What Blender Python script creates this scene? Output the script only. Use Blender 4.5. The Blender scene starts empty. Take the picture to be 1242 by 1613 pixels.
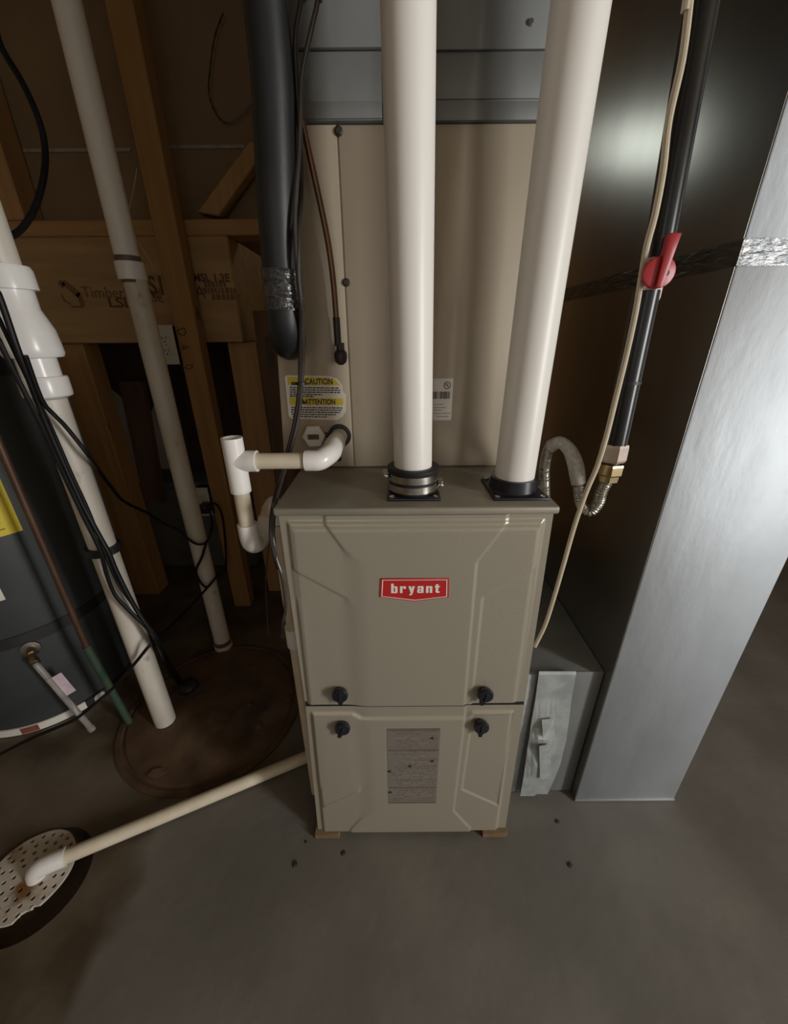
import bpy, bmesh, math, random
from mathutils import Vector, Matrix
random.seed(7)
SC = bpy.context.scene
COL = SC.collection
PI = math.pi

# ------------------------------------------------------------------ camera
FPX, PITCH, ROLL, EYE = 612.0, math.radians(24.2), math.radians(0.45), 1.159
_f = Vector((0, math.cos(PITCH), -math.sin(PITCH)))
_r0 = Vector((1, 0, 0))
_u0 = _r0.cross(_f)
CR = (_r0 * math.cos(ROLL) - _u0 * math.sin(ROLL)).normalized()
CU = CR.cross(_f)
cam = bpy.data.cameras.new('camera')
cam_o = bpy.data.objects.new('camera', cam)
COL.objects.link(cam_o)
cam.sensor_fit = 'HORIZONTAL'
cam.sensor_width = 36.0
cam.lens = FPX / 1242.0 * 36.0
cam.clip_start = 0.02
M = Matrix((CR, CU, -_f)).transposed().to_4x4()
M.translation = Vector((0, 0, EYE))
cam_o.matrix_world = M
SC.camera = cam_o

# ------------------------------------------------------------------ world, lights, exposure
w = bpy.data.worlds.new('world')
SC.world = w
w.use_nodes = True
w.node_tree.nodes['Background'].inputs[0].default_value = (0.75, 0.85, 1.0, 1)
w.node_tree.nodes['Background'].inputs[1].default_value = 0.3
SC.view_settings.view_transform = 'Standard'
SC.view_settings.look = 'None'
SC.view_settings.gamma = 1.0
SC.view_settings.use_curve_mapping = False
SC.view_settings.exposure = 0.0

def area(name, loc, target, sx, sy, power, color):
    l = bpy.data.lights.new(name, 'AREA')
    l.shape = 'RECTANGLE'
    l.size, l.size_y = sx, sy
    l.energy = power
    l.color = color
    o = bpy.data.objects.new(name, l)
    COL.objects.link(o)
    o.location = loc
    o.rotation_euler = (Vector(target) - Vector(loc)).to_track_quat('-Z', 'Y').to_euler()
    return o
WINX, WINY = 2.7, -1.22
area('window_daylight', (WINX - 0.03, WINY, 1.15), (0, WINY, 1.15), 0.46, 1.45, 75, (1.0, 0.985, 0.96))
area('side_window_daylight', (WINX - 0.03, WINY - 0.66, 1.15), (0, WINY - 0.66, 1.15), 0.60, 1.45, 7, (0.95, 0.98, 1.0))
area('front_fill_light', (-0.75, -2.57, 1.45), (-0.75, 0, 1.45), 0.85, 0.85, 3.4, (1.0, 0.97, 0.92))  # unseen fill light, added to brighten fronts and the left pipes
area('back_window_daylight', (-0.20, 2.205, 1.92), (-0.20, 0, 1.92), 0.34, 0.15, 0.6, (0.93, 1.0, 0.90))

# ------------------------------------------------------------------ helpers
def at(px, py, x=None, y=None, z=None):
    """world point seen at a photograph pixel, on one given world plane"""
    d = CR * ((px - 621) / FPX) - CU * ((py - 806.5) / FPX) + _f
    if y is not None: t = y / d.y
    elif z is not None: t = (z - EYE) / d.z
    else: t = x / d.x
    return Vector((0, 0, EYE)) + d * t

def lin(c):
    return tuple(((v / 255.0) / 12.92 if v / 255.0 <= 0.04045 else ((v / 255.0 + 0.055) / 1.055) ** 2.4) for v in c)

def mat(name, c1, c2=None, rough=0.5, metal=0.0, scale=(8, 8, 8), detail=4.0, bump=0.0, bscale=None, lo=0.35, hi=0.65,
        c3=None, s3=3.0, lo3=0.55, hi3=0.7, spec=0.5, trans=0.0, alpha=1.0, rvar=0.0, bdist=0.01, blob=None):
    m = bpy.data.materials.new(name)
    m.use_nodes = True
    nt = m.node_tree
    b = nt.nodes['Principled BSDF']
    b.inputs['Roughness'].default_value = rough
    b.inputs['Metallic'].default_value = metal
    b.inputs['Specular IOR Level'].default_value = spec
    b.inputs['Transmission Weight'].default_value = trans
    b.inputs['Alpha'].default_value = alpha
    b.inputs['Base Color'].default_value = (*c1, 1)
    tc = nt.nodes.new('ShaderNodeTexCoord')
    def noise(sc, det=detail):
        mp = nt.nodes.new('ShaderNodeMapping')
        mp.inputs['Scale'].default_value = sc
        nt.links.new(tc.outputs['Object'], mp.inputs[0])
        n = nt.nodes.new('ShaderNodeTexNoise')
        n.inputs['Scale'].default_value = 1.0
        n.inputs['Detail'].default_value = det
        nt.links.new(mp.outputs[0], n.inputs['Vector'])
        return n
    def ramp(n, a, z):
        r = nt.nodes.new('ShaderNodeMapRange')
        r.inputs[1].default_value, r.inputs[2].default_value = a, z
        nt.links.new(n.outputs[0], r.inputs[0])
        return r
    def mix(fac, a, bcol):
        x = nt.nodes.new('ShaderNodeMix')
        x.data_type = 'RGBA'
        nt.links.new(fac.outputs[0], x.inputs[0])
        if isinstance(a, tuple): x.inputs[6].default_value = (*a, 1)
        else: nt.links.new(a.outputs[2], x.inputs[6])
        x.inputs[7].default_value = (*bcol, 1)
        return x
    cur = None
    if c2 is not None:
        n = noise(scale)
        cur = mix(ramp(n, lo, hi), c1, c2)
    if c3 is not None:
        n3 = noise((s3,) * 3 if not isinstance(s3, tuple) else s3)
        cur = mix(ramp(n3, lo3, hi3), cur if cur else c1, c3)
    if blob:
        (bx, by, bz), br, bc = blob
        sub = nt.nodes.new('ShaderNodeVectorMath')
        sub.operation = 'DISTANCE'
        sub.inputs[1].default_value = (bx, by, bz)
        nt.links.new(tc.outputs['Object'], sub.inputs[0])
        nz = noise((1.2 / br,) * 3)
        ad = nt.nodes.new('ShaderNodeMath')
        ad.operation = 'MULTIPLY_ADD'
        nt.links.new(nz.outputs[0], ad.inputs[0])
        ad.inputs[1].default_value = br * 1.6
        nt.links.new(sub.outputs['Value'], ad.inputs[2])
        cur = mix(ramp(ad, br * 2.0, br * 1.5), cur if cur else c1, bc)
    if cur: nt.links.new(cur.outputs[2], b.inputs['Base Color'])
    if bump:
        n2 = noise(bscale or scale)
        bp = nt.nodes.new('ShaderNodeBump')
        bp.inputs['Strength'].default_value = bump
        bp.inputs['Distance'].default_value = bdist
        nt.links.new(n2.outputs[0], bp.inputs['Height'])
        nt.links.new(bp.outputs[0], b.inputs['Normal'])
    if rvar:
        n4 = noise((6, 6, 3))
        r = nt.nodes.new('ShaderNodeMapRange')
        r.inputs[1].default_value, r.inputs[2].default_value = 0.3, 0.7
        r.inputs[3].default_value, r.inputs[4].default_value = rough - rvar, rough + rvar
        nt.links.new(n4.outputs[0], r.inputs[0])
        nt.links.new(r.outputs[0], b.inputs['Roughness'])
    return m

class G:
    """collects vertices and faces of one mesh, in world coordinates"""
    def __init__(s): s.v, s.f = [], []
    def add(s, vs, fs):
        n = len(s.v)
        s.v += [Vector(v) for v in vs]
        s.f += [tuple(i + n for i in f) for f in fs]
        return s
    def hexa(s, p):
        return s.add(p, [(0, 3, 2, 1), (4, 5, 6, 7), (0, 1, 5, 4), (1, 2, 6, 5), (2, 3, 7, 6), (3, 0, 4, 7)])
    def box(s, x0, x1, y0, y1, z0, z1):
        return s.hexa([(x0, y0, z0), (x1, y0, z0), (x1, y1, z0), (x0, y1, z0), (x0, y0, z1), (x1, y0, z1), (x1, y1, z1), (x0, y1, z1)])
    def prism(s, poly, ext):
        ext = Vector(ext)
        n = len(poly)
        a = [Vector(p) for p in poly]
        fs = [tuple(range(n - 1, -1, -1)), tuple(range(n, 2 * n))]
        fs += [(i, (i + 1) % n, n + (i + 1) % n, n + i) for i in range(n)]
        return s.add(a + [p + ext for p in a], fs)
    def lathe(s, prof, org, axis=(0, 0, 1), n=28, cap=True, phase=0.0):
        ax = Vector(axis).normalized()
        e1 = ax.orthogonal().normalized()
        if abs(ax.z) > 0.99: e1 = Vector((1, 0, 0))
        e2 = ax.cross(e1)
        org = Vector(org)
        vs, fs = [], []
        for r, h in prof:
            for k in range(n):
                a = 2 * PI * k / n + phase
                vs.append(org + ax * h + (e1 * math.cos(a) + e2 * math.sin(a)) * r)
        for i in range(len(prof) - 1):
            for k in range(n):
                k2 = (k + 1) % n
                fs.append((i * n + k, i * n + k2, (i + 1) * n + k2, (i + 1) * n + k))
        if cap:
            fs.append(tuple(range(n - 1, -1, -1)))
            fs.append(tuple((len(prof) - 1) * n + k for k in range(n)))
        return s.add(vs, fs)
    def tube(s, pts, r, n=12, smooth=True, step=0.012, cap=True):
        """r: number or function(arc length, total length)"""
        p = spline(pts, step) if smooth else [Vector(q) for q in pts]
        L = [0.0]
        for i in range(1, len(p)): L.append(L[-1] + (p[i] - p[i - 1]).length)
        vs, fs = [], []
        t = (p[1] - p[0]).normalized()
        e = t.orthogonal().normalized()
        for i in range(len(p)):
            if i == 0: t2 = t
            elif i == len(p) - 1: t2 = (p[i] - p[i - 1]).normalized()
            else: t2 = (p[i + 1] - p[i - 1]).normalized()
            e = (e - t2 * e.dot(t2)).normalized()
            b = t2.cross(e)
            rr = r(L[i], L[-1]) if callable(r) else r
            for k in range(n):
                a = 2 * PI * k / n
                vs.append(p[i] + (e * math.cos(a) + b * math.sin(a)) * rr)
        for i in range(len(p) - 1):
            for k in range(n):
                k2 = (k + 1) % n
                fs.append((i * n + k, i * n + k2, (i + 1) * n + k2, (i + 1) * n + k))
        if cap:
            fs.append(tuple(range(n - 1, -1, -1)))
            fs.append(tuple((len(p) - 1) * n + k for k in range(n)))
        return s.add(vs, fs)

def spline(pts, step=0.012):
    P = [Vector(p) for p in pts]
    if len(P) == 2:
        n = max(2, int((P[1] - P[0]).length / 0.05))
        return [P[0].lerp(P[1], i / n) for i in range(n + 1)]
    Q = [P[0] * 2 - P[1]] + P + [P[-1] * 2 - P[-2]]
    out = []
    for i in range(1, len(Q) - 2):
        a, b, c, d = Q[i - 1:i + 3]
        n = max(1, int(math.ceil((c - b).length / step)))
        for k in range(n):
            t = k / n
            out.append(0.5 * ((2 * b) + (c - a) * t + (2 * a - 5 * b + 4 * c - d) * t * t + (3 * b - a - 3 * c + d) * t ** 3))
    out.append(P[-1])
    return out

def mk(name, g, m, parent=None, smooth=False, bevel=0.0, segs=2, origin=None, ang=35):
    me = bpy.data.meshes.new(name)
    if parent is not None: org = Vector(parent['org'])
    elif origin is not None: org = Vector(origin)
    else:
        xs = [v.x for v in g.v]; ys = [v.y for v in g.v]; zs = [v.z for v in g.v]
        org = Vector(((min(xs) + max(xs)) / 2, (min(ys) + max(ys)) / 2, min(zs)))
    me.from_pydata([tuple(v - org) for v in g.v], [], g.f)
    bm = bmesh.new()
    bm.from_mesh(me)
    bmesh.ops.recalc_face_normals(bm, faces=bm.faces[:])
    if bevel:
        es = [e for e in bm.edges if len(e.link_faces) == 2 and e.calc_face_angle(0) > math.radians(40)]
        bmesh.ops.bevel(bm, geom=es, offset=bevel, segments=segs, profile=0.5, affect='EDGES', clamp_overlap=True)
    bm.to_mesh(me)
    bm.free()
    if smooth or bevel:
        for p in me.polygons: p.use_smooth = True
        me.set_sharp_from_angle(angle=math.radians(ang))
    me.materials.append(m)
    o = bpy.data.objects.new(name, me)
    COL.objects.link(o)
    o['org'] = tuple(org)
    if parent is not None: o.parent = parent
    else: o.location = org
    return o

def thing(name, label, cat, loc, group=None):
    o = bpy.data.objects.new(name, None)
    COL.objects.link(o)
    o.empty_display_size = 0.05
    o.location = loc
    o['org'] = tuple(loc)
    return tag(o, label, cat, group)

def tag(o, label, cat, group=None):
    o['label'] = label
    o['category'] = cat
    if group: o['group'] = group
    return o

def struct(name, g, m, **k):
    o = mk(name, g, m, **k)
    o['kind'] = 'structure'
    return o

def text(name, s, org, ux, uz, size, m, parent, sx=1.0, bold=0.0, ext=0.0004, align='CENTER', spacing=1.0):
    """flat lettering on a surface: org = anchor, ux / uz = reading direction and up direction"""
    c = bpy.data.curves.new(name, 'FONT')
    c.body = s
    c.size = size
    c.offset = bold
    c.extrude = ext
    c.align_x = align
    c.align_y = 'CENTER'
    c.space_character = spacing
    c.resolution_u = 3
    t = bpy.data.objects.new(name + '_tmp', c)
    COL.objects.link(t)
    dg = bpy.context.evaluated_depsgraph_get()
    dg.update()
    me = bpy.data.meshes.new_from_object(t.evaluated_get(dg))
    bpy.data.objects.remove(t)
    ux, uz = Vector(ux).normalized(), Vector(uz).normalized()
    nn = ux.cross(uz)
    base = Vector(org) - Vector(parent['org'])
    for v in me.vertices:
        q = v.co.copy()
        v.co = base + ux * (q.x * sx) + uz * q.y + nn * q.z
    me.materials.clear()
    me.materials.append(m)
    o = bpy.data.objects.new(name, me)
    COL.objects.link(o)
    o['org'] = parent['org']
    o.parent = parent
    return o

# ------------------------------------------------------------------ materials
MT = {}
MT['paint'] = mat('furnace_paint', (0.385, 0.35, 0.278), (0.355, 0.32, 0.252), rough=0.31, metal=0.25, scale=(500, 500, 500), bump=0.05, bscale=(900, 900, 900), bdist=0.001)
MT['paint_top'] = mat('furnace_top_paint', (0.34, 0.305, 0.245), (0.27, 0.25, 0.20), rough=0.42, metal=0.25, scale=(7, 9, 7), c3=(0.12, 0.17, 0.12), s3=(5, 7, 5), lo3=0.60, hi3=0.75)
MT['tan'] = mat('coil_case_paint', (0.44, 0.375, 0.285), (0.40, 0.335, 0.25), rough=0.5, metal=0.1, scale=(6, 6, 4), c3=(0.30, 0.25, 0.19), s3=(9, 9, 3), lo3=0.62, hi3=0.75)
MT['galv'] = mat('galvanised_steel', (0.48, 0.51, 0.535), (0.44, 0.468, 0.492), rough=0.615, metal=0.88, scale=(9, 9, 2.5), bump=0.30, bscale=(30, 30, 13), rvar=0.05, bdist=0.004)
MT['galv_side'] = mat('glossy_galvanised_side', (0.50, 0.495, 0.48), (0.44, 0.435, 0.425), rough=0.28, metal=1.0, scale=(5, 9, 2.5), bump=0.10, bscale=(6, 6, 4), bdist=0.004)
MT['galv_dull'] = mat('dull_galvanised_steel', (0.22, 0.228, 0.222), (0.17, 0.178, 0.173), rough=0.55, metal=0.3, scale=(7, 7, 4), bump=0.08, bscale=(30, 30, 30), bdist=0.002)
MT['galv_light'] = mat('spangled_sheet', (0.50, 0.53, 0.52), (0.36, 0.39, 0.39), rough=0.5, metal=0.4, scale=(26, 26, 26), bump=0.1, bscale=(40, 40, 40), bdist=0.002)
MT['foil'] = mat('foil_tape', (0.34, 0.35, 0.36), (0.17, 0.18, 0.19), rough=0.42, metal=0.85, scale=(40, 40, 90), bump=0.8, bscale=(50, 50, 160), bdist=0.004)
MT['pvc'] = mat('white_pvc', (0.86, 0.835, 0.79), (0.82, 0.79, 0.74), rough=0.38, scale=(12, 12, 2.5), c3=(0.7, 0.66, 0.6), s3=(30, 30, 8), lo3=0.66, hi3=0.8)
MT['pvc_old'] = mat('aged_pvc', (0.70, 0.62, 0.48), (0.62, 0.53, 0.40), rough=0.42, scale=(20, 20, 20))
MT['pvc_fit'] = mat('glossy_white_pvc_fitting', (0.84, 0.82, 0.79), (0.79, 0.77, 0.74), rough=0.25, scale=(15, 15, 15))
MT['pvc_dirty'] = mat('dirty_pvc', (0.66, 0.62, 0.54), (0.55, 0.50, 0.42), rough=0.45, scale=(14, 14, 4), c3=(0.30, 0.24, 0.17), s3=(30, 30, 20), lo3=0.64, hi3=0.8)
MT['rubber'] = mat('black_rubber', (0.011, 0.011, 0.012), (0.016, 0.016, 0.017), rough=0.5, scale=(30, 30, 30))
MT['blackplastic'] = mat('black_plastic', (0.010, 0.011, 0.016), (0.016, 0.016, 0.023), rough=0.34, scale=(60, 60, 60))
MT['steel'] = mat('bright_steel', (0.66, 0.63, 0.58), (0.5, 0.48, 0.45), rough=0.25, metal=1.0, scale=(60, 60, 60))
MT['brass'] = mat('brass', (0.55, 0.45, 0.26), (0.46, 0.36, 0.19), rough=0.25, metal=1.0, scale=(50, 50, 50))
MT['nickel'] = mat('pale_fitting_metal', (0.60, 0.50, 0.42), (0.5, 0.42, 0.36), rough=0.4, metal=0.5, scale=(50, 50, 50))
MT['corr'] = mat('corrugated_grey', (0.44, 0.42, 0.37), (0.36, 0.34, 0.3), rough=0.3, metal=0.8, scale=(40, 40, 40))
MT['sleeve'] = mat('grey_woven_sleeve', (0.50, 0.47, 0.42), (0.36, 0.34, 0.30), rough=0.9, scale=(160, 160, 160), bump=0.4, bscale=(300, 300, 300), bdist=0.002)
MT['red'] = mat('red_plastic', (0.44, 0.022, 0.030), (0.36, 0.016, 0.024), rough=0.35, scale=(30, 30, 30))
MT['badge'] = mat('badge_red', (0.52, 0.022, 0.020), (0.46, 0.018, 0.018), rough=0.4, scale=(40, 40, 40))
MT['badge_white'] = mat('badge_white', (0.84, 0.78, 0.72), (0.8, 0.74, 0.68), rough=0.4, scale=(40, 40, 40))
MT['blackpipe'] = mat('black_iron', (0.006, 0.0065, 0.007), (0.010, 0.0105, 0.011), rough=0.28, metal=0.0, scale=(30, 30, 30), spec=0.5)
MT['foam'] = mat('black_pipe_foam', (0.009, 0.010, 0.011), (0.014, 0.016, 0.018), rough=0.45, scale=(25, 25, 10), bump=0.15, bscale=(60, 60, 30), bdist=0.003)
MT['tape'] = mat('shiny_black_tape', (0.03, 0.032, 0.033), (0.05, 0.05, 0.05), rough=0.14, scale=(60, 60, 60), bump=0.9, bscale=(70, 70, 110), bdist=0.006, spec=0.9)
MT['copper'] = mat('old_copper', (0.23, 0.12, 0.075), (0.15, 0.085, 0.06), rough=0.35, metal=0.7, scale=(20, 20, 9))
MT['darkcopper'] = mat('tarnished_valve', (0.045, 0.04, 0.04), (0.07, 0.055, 0.05), rough=0.45, metal=0.5, scale=(40, 40, 40))
MT['verdigris'] = mat('green_corroded_copper', (0.024, 0.065, 0.044), (0.045, 0.055, 0.022), rough=0.7, scale=(25, 25, 12))
MT['wire_dark'] = mat('brown_black_cable', (0.020, 0.015, 0.013), (0.032, 0.025, 0.022), rough=0.35, scale=(30, 30, 30))
MT['wire_grey'] = mat('glossy_grey_cable', (0.058, 0.050, 0.046), (0.042, 0.036, 0.033), rough=0.22, scale=(30, 30, 30))
MT['cable'] = mat('black_cable', (0.006, 0.006, 0.006), (0.009, 0.009, 0.009), rough=0.5, spec=0.25, scale=(30, 30, 30))
MT['cream'] = mat('cream_cable', (0.60, 0.52, 0.39), (0.54, 0.46, 0.33), rough=0.5, scale=(30, 30, 30))
MT['stud'] = mat('framing_lumber', (0.44, 0.25, 0.095), (0.34, 0.185, 0.066), rough=0.7, scale=(38, 38, 2.2), lo=0.3, hi=0.7, c3=(0.14, 0.07, 0.03), s3=(16, 16, 7), lo3=0.68, hi3=0.75)
MT['stud_h'] = mat('framing_lumber_across', (0.44, 0.25, 0.095), (0.34, 0.185, 0.066), rough=0.7, scale=(2.2, 38, 38), lo=0.3, hi=0.7)
MT['beam'] = mat('strand_lumber', (0.44, 0.275, 0.12), (0.31, 0.19, 0.08), rough=0.7, scale=(4, 40, 26), lo=0.3, hi=0.7)
MT['sheath'] = mat('brown_sheathing', (0.25, 0.165, 0.085), (0.20, 0.13, 0.068), rough=0.8, scale=(3, 3, 3))
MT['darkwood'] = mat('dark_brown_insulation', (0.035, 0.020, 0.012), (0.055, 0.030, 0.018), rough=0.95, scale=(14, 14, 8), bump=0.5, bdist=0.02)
MT['oldwood'] = mat('dark_old_lumber', (0.15, 0.085, 0.045), (0.09, 0.05, 0.03), rough=0.8, scale=(24, 24, 4))
MT['greywall'] = mat('grey_foundation_wall', (0.60, 0.64, 0.68), (0.52, 0.55, 0.58), rough=0.8, scale=(3, 3, 3))
MT['block'] = mat('grey_concrete_block', (0.12, 0.12, 0.105), (0.09, 0.088, 0.075), rough=0.9, scale=(9, 9, 9), bump=0.3)
MT['drywall'] = mat('pale_wall', (0.50, 0.47, 0.42), (0.46, 0.43, 0.39), rough=0.85, scale=(2, 2, 2))
MT['ceil'] = mat('ceiling_boards', (0.34, 0.26, 0.17), (0.28, 0.21, 0.13), rough=0.85, scale=(2, 12, 2))
MT['tank'] = mat('dark_grey_tank_paint', (0.050, 0.056, 0.056), (0.042, 0.047, 0.047), rough=0.42, scale=(6, 6, 6))
MT['tankdark'] = mat('black_tank_band', (0.016, 0.017, 0.017), (0.022, 0.022, 0.022), rough=0.6, scale=(12, 12, 12))
MT['yellow'] = mat('yellow_label', (0.72, 0.56, 0.03), (0.68, 0.52, 0.03), rough=0.5, scale=(20, 20, 20))
MT['labelwhite'] = mat('white_label', (0.74, 0.70, 0.63), (0.70, 0.66, 0.6), rough=0.45, scale=(20, 20, 20))
MT['ink'] = mat('black_print', (0.025, 0.023, 0.022), (0.035, 0.032, 0.03), rough=0.6, scale=(40, 40, 40))
MT['greyink'] = mat('grey_print', (0.20, 0.19, 0.18), (0.25, 0.24, 0.22), rough=0.6, scale=(40, 40, 40))
MT['palestamp'] = mat('faint_brown_stamp', (0.20, 0.115, 0.048), (0.15, 0.085, 0.037), rough=0.8, scale=(60, 60, 60))
MT['stamp'] = mat('dark_stamp', (0.085, 0.05, 0.025), (0.13, 0.075, 0.035), rough=0.8, scale=(70, 70, 70))
MT['info'] = mat('grey_instruction_label', (0.21, 0.185, 0.155), (0.25, 0.225, 0.185), rough=0.42, metal=0.2, scale=(12, 12, 130))
MT['infoline'] = mat('instruction_print', (0.12, 0.095, 0.075), (0.15, 0.12, 0.095), rough=0.5, scale=(30, 30, 90))
MT['outlet'] = mat('outlet_plastic', (0.62, 0.60, 0.50), (0.58, 0.56, 0.47), rough=0.45, scale=(20, 20, 20))
MT['shim'] = mat('shim_wood', (0.26, 0.17, 0.085), (0.17, 0.11, 0.055), rough=0.8, scale=(12, 60, 60))
MT['clear'] = mat('clear_plastic', (0.75, 0.72, 0.68), (0.7, 0.66, 0.62), rough=0.15, trans=0.75, scale=(20, 20, 20))
MT['pink'] = mat('pinkish_paper_tag', (0.66, 0.56, 0.58), (0.55, 0.42, 0.48), rough=0.6, scale=(30, 30, 30))
MT['redlabel'] = mat('red_brown_print', (0.24, 0.07, 0.05), (0.2, 0.055, 0.04), rough=0.6, scale=(30, 30, 30))
MT['rust'] = mat('rusty_lid', (0.125, 0.072, 0.036), (0.055, 0.031, 0.017), rough=0.75, scale=(9, 9, 9), c3=(0.16, 0.12, 0.08), s3=(7, 7, 7), lo3=0.55, hi3=0.78, bump=0.3, bscale=(40, 40, 40), bdist=0.004)
MT['pit'] = mat('wet_dark_pit', (0.055, 0.036, 0.024), (0.085, 0.058, 0.038), rough=0.7, scale=(12, 12, 12))
MT['grate'] = mat('white_stained_grate', blob=((0.018, -0.022, 0.007), 0.026, (0.20, 0.10, 0.035)), c1=(0.62, 0.57, 0.49), c2=(0.53, 0.48, 0.40), rough=0.55, scale=(14, 14, 14), c3=(0.24, 0.12, 0.045), s3=(13, 13, 13), lo3=0.58, hi3=0.70)
MT['debris'] = mat('dark_debris', (0.03, 0.025, 0.02), (0.05, 0.04, 0.03), rough=0.9, scale=(60, 60, 60))
MT['frame'] = mat('white_window_frame', (0.75, 0.74, 0.72), (0.7, 0.69, 0.67), rough=0.5, scale=(10, 10, 10))
MT['glass'] = mat('window_glass', (0.9, 0.95, 0.97), (0.88, 0.93, 0.95), rough=0.02, trans=1.0, scale=(5, 5, 5))

def floor_material():
    m = bpy.data.materials.new('concrete_floor')
    m.use_nodes = True
    nt = m.node_tree
    L = nt.links
    b = nt.nodes['Principled BSDF']
    b.inputs['Roughness'].default_value = 0.62
    tc = nt.nodes.new('ShaderNodeTexCoord')
    def noise(sc, det, off=0):
        n = nt.nodes.new('ShaderNodeTexNoise')
        n.inputs['Scale'].default_value = sc
        n.inputs['Detail'].default_value = det
        mp = nt.nodes.new('ShaderNodeMapping')
        mp.inputs['Location'].default_value = (off, off * 0.7, 0)
        L.new(tc.outputs['Object'], mp.inputs[0])
        L.new(mp.outputs[0], n.inputs['Vector'])
        return n.outputs[0]
    def mr(i, a, z, lo=0.0, hi=1.0):
        r = nt.nodes.new('ShaderNodeMapRange')
        r.interpolation_type = 'SMOOTHSTEP'
        r.inputs[1].default_value, r.inputs[2].default_value = a, z
        r.inputs[3].default_value, r.inputs[4].default_value = lo, hi
        L.new(i, r.inputs[0])
        return r.outputs[0]
    def mth(op, a, c):
        n = nt.nodes.new('ShaderNodeMath')
        n.operation = op
        for k, q in enumerate((a, c)):
            if isinstance(q, (int, float)): n.inputs[k].default_value = q
            else: L.new(q, n.inputs[k])
        return n.outputs[0]
    def mix(f, a, c):
        x = nt.nodes.new('ShaderNodeMix')
        x.data_type = 'RGBA'
        L.new(f, x.inputs[0])
        for k, q in ((6, a), (7, c)):
            if isinstance(q, tuple): x.inputs[k].default_value = (*q, 1)
            else: L.new(q, x.inputs[k])
        return x.outputs[2]
    base = mix(mr(noise(3.2, 5), 0.35, 0.68), (0.130, 0.119, 0.101), (0.180, 0.167, 0.144))
    base = mix(mr(noise(34, 6, 3), 0.60, 0.72, 0, 0.35), base, (0.14, 0.12, 0.10))
    sp = nt.nodes.new('ShaderNodeSeparateXYZ')
    L.new(tc.outputs['Object'], sp.inputs[0])
    wob = mth('MULTIPLY', mth('SUBTRACT', noise(4.0, 4, 8), 0.5), 0.22)
    xw = mth('ADD', sp.outputs[0], wob)
    # old water stain running from the drain and round the lid
    damp = mr(xw, -0.62, -0.68)
    yw = mth('ADD', sp.outputs[1], wob)
    damp2 = mth('MULTIPLY', mr(xw, -0.24, -0.42), mr(yw, 0.62, 0.80))
    damp = mth('MAXIMUM', damp, damp2)
    col = mix(damp, base, mix(mr(noise(7, 5, 5), 0.35, 0.68), (0.070, 0.050, 0.030), (0.130, 0.105, 0.070)))
    # pale patch by the tank
    dx = mth('POWER', mth('MULTIPLY', mth('ADD', sp.outputs[0], 0.93), 3.2), 2)
    dy = mth('POWER', mth('MULTIPLY', mth('ADD', sp.outputs[1], -0.68), 8.0), 2)
    pale = mr(mth('ADD', mth('ADD', dx, dy), mth('MULTIPLY', noise(9, 4, 2), 0.9)), 1.5, 0.5, 0, 0.5)
    col = mix(pale, col, (0.22, 0.19, 0.15))
    L.new(col, b.inputs['Base Color'])
    L.new(mr(damp, 0, 1, 0.62, 0.5), b.inputs['Roughness'])
    bp = nt.nodes.new('ShaderNodeBump')
    bp.inputs['Strength'].default_value = 0.12
    bp.inputs['Distance'].default_value = 0.01
    L.new(noise(26, 6, 1), bp.inputs['Height'])
    L.new(bp.outputs[0], b.inputs['Normal'])
    return m
MT['floor'] = floor_material()

# ------------------------------------------------------------------ room shell
RX0, RX1, RY0, RY1, RZ = -2.0, 2.7, -2.6, 2.25, 2.35
PITC, PITR = (-0.848, 0.478), 0.112

def plate_with_holes(outer, holes, z, depth):
    """flat plate with through holes; the rims of holes go down by depth"""
    bm = bmesh.new()
    edges = []
    for loop in [outer] + holes:
        vs = [bm.verts.new((p[0], p[1], z)) for p in loop]
        edges += [bm.edges.new((vs[i], vs[(i + 1) % len(vs)])) for i in range(len(vs))]
    bmesh.ops.triangle_fill(bm, use_beauty=True, edges=edges)
    be = [e for e in bm.edges if len(e.link_faces) == 1]
    r = bmesh.ops.extrude_edge_only(bm, edges=be)
    for v in [q for q in r['geom'] if isinstance(q, bmesh.types.BMVert)]: v.co.z -= depth
    g = G()
    bm.verts.index_update()
    g.add([v.co.copy() for v in bm.verts], [tuple(v.index for v in f.verts) for f in bm.faces])
    bm.free()
    return g
def circle(c, r, n=24, ph=0.0, ry=None):
    return [(c[0] + r * math.cos(2 * PI * i / n + ph), c[1] + (ry or r) * math.sin(2 * PI * i / n + ph)) for i in range(n)]
g = plate_with_holes([(RX0, RY0), (RX1, RY0), (RX1, RY1), (RX0, RY1)], [circle(PITC, PITR, 40)], 0.0, 0.034)
struct('floor', g, MT['floor'], origin=(0, 0, 0))
g = G().box(RX0, RX1, RY0, RY1, RZ, RZ + 0.05)
struct('ceiling', g, MT['ceil'])
struct('wall_left', G().box(RX0 - 0.08, RX0, RY0, RY1, 0, RZ), MT['sheath'])
struct('wall_back', G().box(RX0, RX1, RY1, RY1 + 0.08, 0, RZ), MT['greywall'])
struct('wall_panel', G().box(-0.9, RX1, RY1 - 0.012, RY1, 0, RZ), MT['stud'])
struct('wall_front', G().box(RX0, RX1, RY0 - 0.08, RY0, 0, RZ), MT['drywall'])
wy0, wy1, wz0, wz1 = WINY - 1.03, WINY + 0.31, 0.36, 1.94
g = G()
g.box(RX1, RX1 + 0.12, RY0, wy0, 0, RZ)
g.box(RX1, RX1 + 0.12, wy1, RY1, 0, RZ)
g.box(RX1, RX1 + 0.12, wy0, wy1, 0, wz0)
g.box(RX1, RX1 + 0.12, wy0, wy1, wz1, RZ)
struct('wall_right', g, MT['drywall'])
g = G()
t = 0.045
g.box(RX1 + 0.0, RX1 + 0.10, wy0, wy0 + t, wz0, wz1)
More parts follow.
